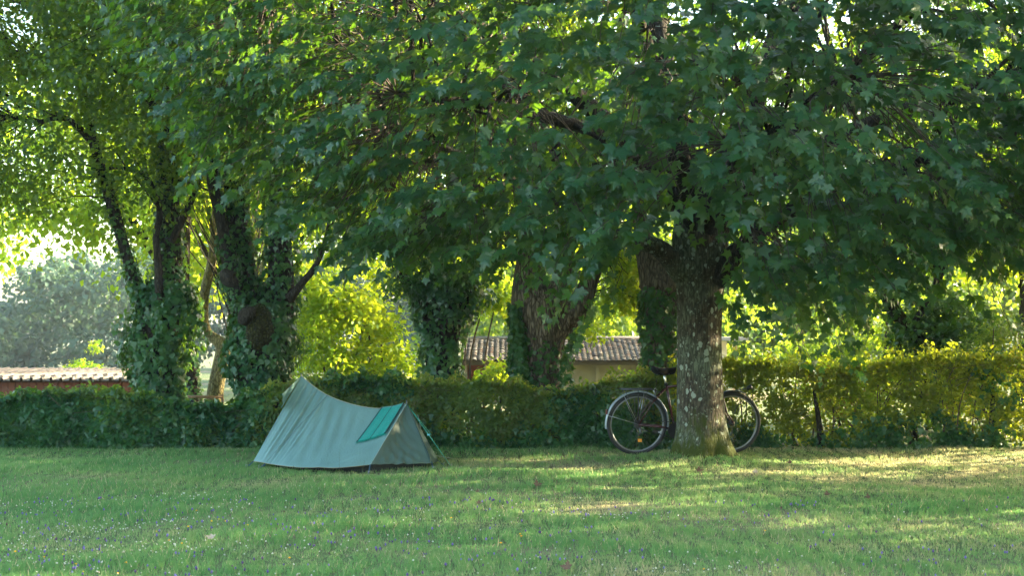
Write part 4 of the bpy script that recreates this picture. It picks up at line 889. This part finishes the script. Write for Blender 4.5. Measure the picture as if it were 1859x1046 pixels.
for i, (x, y, h, r, ls, mat, lab) in enumerate([
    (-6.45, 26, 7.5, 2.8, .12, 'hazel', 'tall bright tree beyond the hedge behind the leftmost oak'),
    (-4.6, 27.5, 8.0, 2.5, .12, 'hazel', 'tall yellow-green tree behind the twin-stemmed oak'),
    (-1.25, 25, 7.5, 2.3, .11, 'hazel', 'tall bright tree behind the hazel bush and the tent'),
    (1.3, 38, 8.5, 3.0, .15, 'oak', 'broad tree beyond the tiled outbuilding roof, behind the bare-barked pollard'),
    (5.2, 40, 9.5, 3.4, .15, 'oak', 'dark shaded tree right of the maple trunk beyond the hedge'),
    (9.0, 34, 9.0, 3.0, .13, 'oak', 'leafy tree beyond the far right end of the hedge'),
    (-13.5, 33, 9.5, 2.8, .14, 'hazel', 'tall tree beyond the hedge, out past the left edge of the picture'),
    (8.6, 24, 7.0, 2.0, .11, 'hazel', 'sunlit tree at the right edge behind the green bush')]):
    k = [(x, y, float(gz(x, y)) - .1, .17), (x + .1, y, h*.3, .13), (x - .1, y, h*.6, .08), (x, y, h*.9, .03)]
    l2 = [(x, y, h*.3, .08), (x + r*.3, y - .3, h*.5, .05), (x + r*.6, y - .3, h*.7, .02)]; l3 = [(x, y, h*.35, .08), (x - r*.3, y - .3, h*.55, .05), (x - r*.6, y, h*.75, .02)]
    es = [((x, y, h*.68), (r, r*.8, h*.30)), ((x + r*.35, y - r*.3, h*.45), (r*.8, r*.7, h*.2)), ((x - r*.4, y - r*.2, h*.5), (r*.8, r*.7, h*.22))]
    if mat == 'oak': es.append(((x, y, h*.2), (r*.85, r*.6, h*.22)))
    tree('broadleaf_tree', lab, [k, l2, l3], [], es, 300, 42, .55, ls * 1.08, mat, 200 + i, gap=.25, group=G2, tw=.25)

G3 = 'unseen trees added right of the lawn to shade it'  # out-of-frame trees added to shade the lawn and leave a sunlit gap
for i, (x, y, r, h, zl, lab) in enumerate([(10.4, 15.15, 2.25, 7.0, .4, 'low-crowned tree added out of view to shade the lawn, nearest the right-hand hedge'), (9.8, 11.0, 2.3, 7.0, .4, 'low-crowned tree added out of view to shade the lawn, second from the right-hand hedge'),
    (9.4, 7.6, 2.3, 7.0, .4, 'low-crowned tree added out of view to shade the lawn, third from the right-hand hedge'), (9.0, 4.2, 2.6, 7.0, .4, 'low-crowned tree added out of view to shade the lawn, nearest the viewer'), (14.0, 13.6, 2.4, 7.0, .4, 'low-crowned tree added out of view to plug shade gaps, back rank opposite the bicycle'), (13.6, 9.6, 2.4, 7.0, .4, 'low-crowned tree added out of view to plug shade gaps, back rank opposite the tent'), (11.4, 20.6, 2.6, 5.2, 2.0, 'high-crowned tree added out of view to bound the sun gap, past the long hedge')]):
    k = [(x, y, -.1, .17), (x + .1, y, 1.6, .13), (x, y, h*.5, .08), (x, y, h*.9, .03)]; z2 = (zl + h) / 2
    es = [((x, y, zl + 1.5), (r*.95, r, 1.5)), ((x, y + (1.7 if i == 0 else 0), h - 2.3), (r, r*1.2, 2.4))] if h > 5 else [((x, y, (zl+h)/2), (r, r, (h-zl)/2))]
    tree('broadleaf_tree', lab, [k, [(x, y, 1.6, .07), (x - .5, y + .5, 3, .05), (x - .9, y + .9, 4.4, .02)]], [], es, 230, 34, .5, .16, 'oak', 230 + i, gap=.4, group=G3, tw=.2)

# ---- hedges
def hedge(name, label, x0, x1, top, yc, thick, n, size, mat, seed, sparse=.3, ivy=0.0, mat2=None):
    r_ = np.random.default_rng(seed); T = empty(name, ((x0+x1)/2, yc, float(gz((x0+x1)/2, yc))), label=label, cat='hedge')
    x = x0 + (x1 - x0) * r_.random(n); tz = top(x); s = r_.random(n)
    lump = .10*np.sin(x*3.1+seed) + .07*np.sin(x*7.3+1) 
    z = (1 - r_.random(n) ** 1.15) * tz * (1 + .03*np.sin(x*13)) ; 
    fz = .5 + .09*np.sin(x*5 + z*6 + seed) + .06*np.sin(x*11 - z*9)
    side = np.where(r_.random(n) < .72, -1, 1) * r_.random(n) ** .38
    y = yc + lump*.8 + side * thick * fz * np.sqrt(np.clip(1.05 - (z / tz) ** 6, .05, 1))
    spr = r_.random(n) < .05; z = np.where(spr, tz * (1 + .16 * r_.random(n) * (np.sin(x*17)*.5+.6)), z)
    kp = np.ones(n, bool)
    if sparse:
        h = np.sin(x*6.1+seed)*np.sin(z*8.3+x*1.3) + .7*np.sin(x*14.7+z*5)*np.sin(z*19-x*3) + .35*np.sin(x*31+z*23); kp = (h < .9 - sparse) | (z > tz*.86) | (r_.random(n) < .25)
    x, y, z, side = x[kp], y[kp], z[kp], side[kp]; m = len(x)
    P = np.c_[x, y, z + gz(x, y)]; o = np.c_[0*x, np.sign(side), 0*x]
    up = ss(.8, 1.0, z / top(x))
    N = norm(o * (.9 - .6*up)[:, None] + np.array([0, 0, .5]) + r_.normal(size=(m, 3)) * .5); Tp = norm(r_.normal(size=(m, 3)) * .7 + o * .4 + np.array([0, 0, -.4]))
    if mat2 is None: gsel = np.zeros(m, bool)
    else: gsel = (z < .16 + .14*np.sin(x*2.2+seed) + .06*np.sin(x*9) + .10*r_.normal(size=m)) | (np.sin(x*1.9+seed)*np.sin(z*3+x) + .22*r_.normal(size=m) > .85 - ivy)
    sz = size * (.5 + 1.0*r_.random(m))
    a = ~gsel; obj('foliage', leaves_mesh('foliage', OV_V if size > .045 else QD_V, OV_F if size > .045 else QD_F, P[a], N[a], Tp[a], sz[a], r_.random(a.sum())), M[mat], T, kind='stuff')
    if gsel.any(): obj('ivy', leaves_mesh('ivy', IVY_V, IVY_F, P[gsel] + np.array([0, -.03, 0]), N[gsel], Tp[gsel], sz[gsel]*1.25, r_.random(gsel.sum())), M['ivy'], T, kind='stuff')
    b = MB()
    for i in range(int((x1 - x0) * 7)):
        xx = r_.uniform(x0, x1); h = float(top(np.array([xx]))[0]); yy = yc + r_.normal()*.1*thick; z0 = float(gz(xx, yy)) - .03
        q = path([(xx, yy, z0, r_.uniform(.006, .018)), (xx + r_.normal()*.08, yy + r_.normal()*.06, z0 + h*.5, .008), (xx + r_.normal()*.14, yy + r_.normal()*.1, z0 + h*r_.uniform(.85, 1.05), .003)], 4); b.tube(q[:, :3], q[:, 3], 5)
        if r_.random() < .6:
            z1 = z0 + h * r_.uniform(.3, .8); q = [(xx, yy, z1), (xx + r_.normal()*.15, yy - .1, z1 + .12), (xx + r_.normal()*.3, yy - thick*.5, z1 + .2)]; b.tube(q, [.005, .004, .002], 4)
    b.build('stems', plain('hedge_stem', (.10,.065,.045), .85, c2=(.06,.04,.03)), T, True, kind='stuff')
    b = MB()   # rooted main stems
    for i in range(int((x1 - x0) * .9)):
        xx = x0 + (i + .5 + r_.uniform(-.3, .3)) / ((x1 - x0) * .9) * (x1 - x0); h = float(top(np.array([xx]))[0])
        if xx > x1 - .05: continue
        q = path([(xx, yc, -.05, r_.uniform(.03, .06)), (xx + r_.normal()*.05, yc - .05, h*.4, .032), (xx + r_.normal()*.1, yc, h*.8, .015)], 5)
        MB().tube(q[:, :3], q[:, 3], 8, wob=.06).build('stem', M['bark_dark'], T, True)
    return T
def prof(pts, Y):
    xs = [(p[0] - CX) / F * Y for p in pts]; zs = [H + (HY - p[1]) / F * Y for p in pts]
    return lambda x: np.interp(x, xs, zs)
YH = 17.0
hedge('ivy_hedge', 'dark ivy-tangled hedge left of the tent, in front of the rusty shed', (-120 - CX)/F*YH, (440 - CX)/F*YH, prof([(-120,730),(0,730),(60,722),(150,716),(230,722),(330,742),(420,746),(470,725)], YH), YH, .42, 34000, .054, 'hedge_dark', 301, ivy=.4, mat2='x')
hedge('clipped_hedge', 'dusky hedge behind the tent, from the twin-stemmed oak to the bicycle', (440 - CX)/F*YH, (1215 - CX)/F*YH, prof([(440,725),(540,700),(600,698),(700,696),(760,702),(860,700),(930,702),(1000,722),(1060,712),(1120,690),(1215,690)], YH), YH, .42, 42000, .048, 'hedge_mix', 307, sparse=.42, ivy=.5, mat2='x')
hedge('clipped_hedge', 'tall thin sunlit hedge right of the maple, light showing through its brown-tinged leaves', (1215 - CX)/F*YH, (2000 - CX)/F*YH, prof([(1215,672),(1320,660),(1400,666),(1500,672),(1600,664),(1700,650),(1780,655),(1859,650),(2000,645)], YH), YH, .36, 36000, .046, 'hedge_dry', 311, sparse=.8, ivy=-.3, mat2='x')

# ---------------------------------------------------------------- buildings
def tile_mat():
    m, t, o = newmat('old_clay_tile'); L = t.links.new
    at = nd(t, 'ShaderNodeAttribute', attribute_name='rnd'); ge = nd(t, 'ShaderNodeNewGeometry')
    n1 = nd(t, 'ShaderNodeTexNoise'); n1.inputs['Scale'].default_value = 5; n1.inputs['Detail'].default_value = 6; L(ge.outputs['Position'], n1.inputs['Vector'])
    c = ramp(t, at.outputs['Fac'], [(0,(.20,.18,.165)),(.5,(.32,.295,.27)),(.85,(.40,.35,.31)),(1,(.36,.20,.13))])
    k = ramp(t, n1.outputs[0], [(.35,(.6,.6,.6)),(.6,(1,1,1))]); mu = nd(t, 'ShaderNodeMix', data_type='RGBA', blend_type='MULTIPLY'); mu.inputs[0].default_value = 1; L(c, mu.inputs[6]); L(k, mu.inputs[7])
    p = nd(t, 'ShaderNodeBsdfPrincipled'); p.inputs['Roughness'].default_value = .85; L(mu.outputs[2], p.inputs['Base Color']); L(p.outputs[0], o.inputs[0]); return m
def outbuilding():
    Y = 27.0; x0, x1 = PX(840, 0, Y)[0], PX(1300, 0, Y)[0]; ze = PX(0, 657, Y)[2]; dep = 3.0; zr = H + (HY - 617) / F * (Y + dep / 2); zg = -.1
    O = empty('outbuilding', ((x0+x1)/2, Y, zg), label='low outbuilding with a weathered tiled roof and beige walls, behind the pollards', cat='outbuilding')
    wall = plain('beige_render', (.34,.28,.19), .9, c2=(.24,.20,.13), ns=2.5, bump=.3); redd = plain('red_door', (.22,.045,.025), .7, c2=(.15,.03,.02), ns=6)
    xd0, xd1 = PX(848, 0, Y)[0], PX(878, 0, Y)[0]
    b = MB(); b.box(((xd1 + x1)/2, Y + .1, (zg + ze)/2), (x1 - xd1, .2, ze - zg)); b.box((x0 + (xd0-x0)/2, Y + .1, (zg + ze)/2), (xd0 - x0, .2, ze - zg))
    b.box((x0 + .1, Y + dep/2 + .05, (zg+ze)/2), (.2, dep - .3, ze - zg)); b.box((x1 - .1, Y + dep/2 + .05, (zg+ze)/2), (.2, dep - .3, ze - zg)); b.box(((x0+x1)/2, Y + dep - .1, (zg+ze)/2), (x1-x0, .2, ze - zg)); b.build('wall', wall, O)
    d = MB().box(((xd0+xd1)/2, Y + .12, (zg+ze-.06)/2), (xd1-xd0-.01, .06, ze-.06-zg)).build('door', redd, O)
    fm = plain('door_frame', (.38,.33,.25), .8); MB().box((xd1 + .03, Y - .01, (zg+ze)/2), (.06, .03, ze-zg)).build('door_frame', fm, O)
    for px in (905, 985, 1085, 1150): MB().box((PX(px, 0, Y)[0], Y - .02, (zg+ze)/2), (.07, .05, ze-zg-.01)).build('pilaster', wall, O)
    bm_ = plain('fascia_wood', (.10,.075,.055), .8); MB().box(((x0+x1)/2, Y - .16, ze - .02), (x1-x0+.3, .03, .08)).build('fascia', bm_, O)
    m = tile_mat()
    def slope(sgn):
        V = []; L = []; rn = []; k = 0; W_ = .105; rows = 16; nco = int((x1 - x0 + .3) / W_)
        yr = Y + dep/2; ye = (Y - .22) if sgn < 0 else (Y + dep + .22)
        for r in range(rows):
            for c in range(nco):
                xx = x0 - .15 + (c + .5) * W_ + (.5*W_ if 0 else 0); t0 = r / rows; t1 = (r + 1.25) / rows; rd = rng.random(); dz = rng.normal() * .005; st = []
                # tiles run up the slope, each row lapping the one below it
                for t_, lift in ((t0, .026), (min(t1, 1.0), .0)):
                    for j in range(5):
                        a = math.pi * j / 4; st.append((xx - math.cos(a) * W_ * .52, ye + (yr - ye) * t_, ze + (zr - ze) * t_ + lift + dz + math.sin(a) * .028))
                V += st; 
                for j in range(4): L += [k + j, k + j + 1, k + 6 + j, k + 5 + j] if sgn < 0 else [k + 5 + j, k + 6 + j, k + j + 1, k + j]
                rn += [rd] * 10; k += 10
        return fmesh('tiles', np.array(V), np.array(L), np.full(len(L)//4, 4), np.array(rn))
    rf = MB(); yr = Y + dep/2
    rf.add([(x0-.15, Y-.2, ze-.01), (x1+.15, Y-.2, ze-.01), (x1+.15, yr, zr-.02), (x0-.15, yr, zr-.02), (x0-.15, Y+dep+.2, ze-.01), (x1+.15, Y+dep+.2, ze-.01)], [(0,1,2,3),(3,2,5,4),(0,3,4),(1,5,2)]); R_ = rf.build('roof', bm_, O)
    obj('tiles', slope(-1), m, R_, kind='stuff'); obj('tiles', slope(1), m, R_, kind='stuff')
    MB().tube([(x0-.15, yr, zr+.02), (x1+.15, yr, zr+.02)], .05, 8).build('ridge', m, R_, True)
outbuilding()
def rusty_shed():
    Y = 26.0; x0, x1 = PX(-90, 0, Y)[0], PX(246, 0, Y)[0]; ze = PX(0, 691, Y)[2]; dep = 2.6; zr = H + (HY - 672) / F * (Y + dep); zg = -.1
    O = empty('rusty_shed', ((x0+x1)/2, Y, zg), label='long low rust-red shed with a ribbed pale roof, at the left behind the hedge', cat='shed')
    rust = plain('rust_red_board', (.22,.075,.04), .85, c2=(.12,.045,.03), ns=3.0); frame = plain('shed_frame', (.10,.05,.035), .85); sheet = plain('roof_sheet', (.145,.125,.115), .65, .05, c2=(.085,.06,.05), ns=3.5)
    b = MB(); b.box((x0+.05, Y+dep/2, (zg+ze)/2), (.1, dep-.1, ze-zg)); b.box((x1-.05, Y+dep/2, (zg+ze)/2), (.1, dep-.1, ze-zg)); b.box(((x0+x1)/2, Y+dep-.05, (zg+ze)/2), (x1-x0, .1, ze-zg)); b.box(((x0+x1)/2, Y+.12, (zg+ze)/2), (x1-x0-.2, .06, ze-zg)); b.build('wall', frame, O)
    n = 26; w = (x1 - x0) / n
    me = None
    for i in range(n):
        q = MB().box((0, 0, 0), (w*.93, .03, ze-zg-.05)); o = q.build('plank', rust, O) if me is None else None
        if me is None: me = o.data; o.matrix_basis.translation = (x0 + (i+.5)*w, Y + .06, (zg+ze)/2 - .02)
        else:
            o = bpy.data.objects.new('plank', me); COL.objects.link(o); attach(o, O); o.matrix_basis.translation = (x0 + (i+.5)*w, Y + .06 - .008*(i % 3), (zg+ze)/2 - .02)
    n = 20; w = (x1 - x0 + .2) / n; me = None
    a = (Y - .2, ze + .01); c = (Y + dep + .1, zr)
    for i in range(n):
        if me is None:
            # one sheet: flat pan with a raised rib on its left edge
            pr = [(0, 0), (.012, .05), (.05, .05), (.062, 0), (w*.5, .008), (w - .004, 0)]
            V = [(x, a[0], a[1] + z) for x, z in pr] + [(x, c[0], c[1] + z) for x, z in pr] + [(x, a[0], a[1] + z - .02) for x, z in pr] + [(x, c[0], c[1] + z - .02) for x, z in pr]
            k = len(pr); f = [(j, j+1, k+j+1, k+j) for j in range(k-1)] + [(3*k+j, 3*k+j+1, 2*k+j+1, 2*k+j) for j in range(k-1)] + [(2*k+j, 2*k+j+1, j+1, j) for j in range(k-1)] + [(k+j, k+j+1, 3*k+j+1, 3*k+j) for j in range(k-1)]
            o = MB().add(V, f).build('roof_sheet', sheet, O); me = o.data
        else: o = bpy.data.objects.new('roof_sheet', me); COL.objects.link(o); attach(o, O)
        o.matrix_basis.translation = (x0 - .1 + i * w, 0, .006 * (i % 2))
rusty_shed()
def small_shed():
    Y = 30.0; x1 = PX(1341, 0, Y)[0]; x0 = x1 - 1.6; zt = PX(0, 620, Y)[2]; zg = -.1
    O = empty('lean_to', (x1 - .8, Y, zg), label='small white lean-to with a grey flat roof, just right of the maple trunk', cat='shed')
    wh = plain('white_wall', (.62,.62,.58), .8); tn = plain('tan_post', (.42,.33,.22), .8)
    MB().box(((x0+x1)/2 - .12, Y + .5, (zg+zt)/2), (x1-x0-.24, .9, zt-zg)).build('wall', wh, O); MB().box((x1 - .08, Y, (zg+zt)/2), (.09, .09, zt-zg-.004)).build('post', tn, O)
    MB().box(((x0+x1)/2 + .05, Y + .45, zt + .05), (x1-x0+.25, 1.3, .07)).build('roof', plain('felt_roof', (.30,.31,.33), .8), O)
small_shed()
def rusty_rail():
    Y = 19.4; a = PX(322, 721, Y); b = PX(404, 721, Y); O = empty('rusty_gate', ((a[0]+b[0])/2, Y, float(gz(a[0], Y))), label='rusty pipe gate top showing above the hedge between the ivied oaks', cat='gate')
    m = plain('rusty_pipe', (.16,.08,.045), .8, c2=(.30,.2,.12), ns=20)
    MB().tube([a, b], .02, 8).build('rail', m, O, True); MB().tube([a - np.array([0,0,.35]), b - np.array([0,0,.35])], .016, 8).build('rail', m, O, True)
    for p in (a, b, (a+b)/2): MB().tube([(p[0], Y, -.05), (p[0], Y, p[2] + (.04 if p is b else -.02))], .018, 8).build('post', m, O, True)
rusty_rail()

# ---------------------------------------------------------------- far woodland
def woods(name, label, x0, x1, Y0, Y1, zb_, top, ncl, per, crad, ls, seed, mat='forest'):
    r_ = np.random.default_rng(seed); x = x0 + (x1-x0)*r_.random(ncl); u = r_.random(ncl); y = Y0 + (Y1-Y0)*u
    h = top(x) * (.65 + .35 * u) * (1 + .12*np.sin(x*.45+seed) + .08*np.sin(x*1.1+y*.3)); z = zb_ + (h - zb_) * r_.random(ncl) ** .6
    c = np.c_[x, y, z]; i = np.repeat(np.arange(ncl), per); cr = crad * (.6 + .8*r_.random(ncl))
    d = norm(r_.normal(size=(len(i), 3))); P = c[i] + d * (r_.random((len(i), 1)) ** .4) * cr[i][:, None] * np.array([1, 1, .7]); n = len(P)
    N = norm(np.array([0, -.2, .7]) + d * .8 + r_.normal(size=(n, 3)) * .3); Tp = norm(d + r_.normal(size=(n, 3)) * .6 + np.array([0, 0, -.3]))
    # a lumpy leafy mass inside each group of clusters keeps the wood from being see-through
    ph = (1 + 5 ** .5) / 2; iv = norm(np.array([(-1,ph,0),(1,ph,0),(-1,-ph,0),(1,-ph,0),(0,-1,ph),(0,1,ph),(0,-1,-ph),(0,1,-ph),(ph,0,-1),(ph,0,1),(-ph,0,-1),(-ph,0,1)], float))
    it = np.array([(0,11,5),(0,5,1),(0,1,7),(0,7,10),(0,10,11),(1,5,9),(5,11,4),(11,10,2),(10,7,6),(7,1,8),(3,9,4),(3,4,2),(3,2,6),(3,6,8),(3,8,9),(4,9,5),(2,4,11),(6,2,10),(8,6,7),(9,8,1)])
    cc = c[::2]; k = len(cc); BV = cc[:, None] + iv[None] * (crad * .40 * (.6 + .7*r_.random((k, 12, 1)))); BL = (it[None] + (np.arange(k) * 12)[:, None, None]).reshape(-1)
    o_ = obj('undergrowth', fmesh('undergrowth', BV.reshape(-1, 3), BL, np.full(k * 20, 3), np.repeat(r_.random(k), 12)), M[mat], None, True, kind='stuff', label=label + ', its inner mass', cat='woodland')
    me = leaves_mesh(name, QD_V, QD_F, P, N, Tp, ls * (.6 + .8*r_.random(n)), r_.random(n)); w_ = obj(name, me, M[mat], None, label=label, cat='woodland', kind='stuff'); o_.parent = w_; del o_['category']; del o_['label']
woods('far_woodland', 'hazy blue-green wood on the skyline far behind the rusty shed', -70, 30, 95, 125, -4, lambda x: np.interp(x, [-70, -41, -38, -35, -31, -26, 0, 30], [4.5, 3.4, 3.8, 7, 8.6, 9.5, 10, 10]), 2400, 42, 1.3, .42, 401)
woods('near_woodland', 'shadowed dark wood behind the hedge and right of the maple trunk', -3, 26, 46, 60, -.5, lambda x: 5.5 + 1.5*np.sin(x*.5), 700, 60, 1.0, .26, 409, 'oak')

# ---------------------------------------------------------------- haze
def haze():
    b = MB().box((0, 240, 3.1), (900, 640, 15.8)); m, t, o = newmat('thin_haze')
    v = nd(t, 'ShaderNodeVolumePrincipled'); v.inputs['Color'].default_value = (.74, .88, 1, 1); v.inputs['Density'].default_value = .0004; v.inputs['Anisotropy'].default_value = .1
    t.links.new(v.outputs[0], o.inputs['Volume']); b.build('haze', m, None, kind='stuff')
haze()
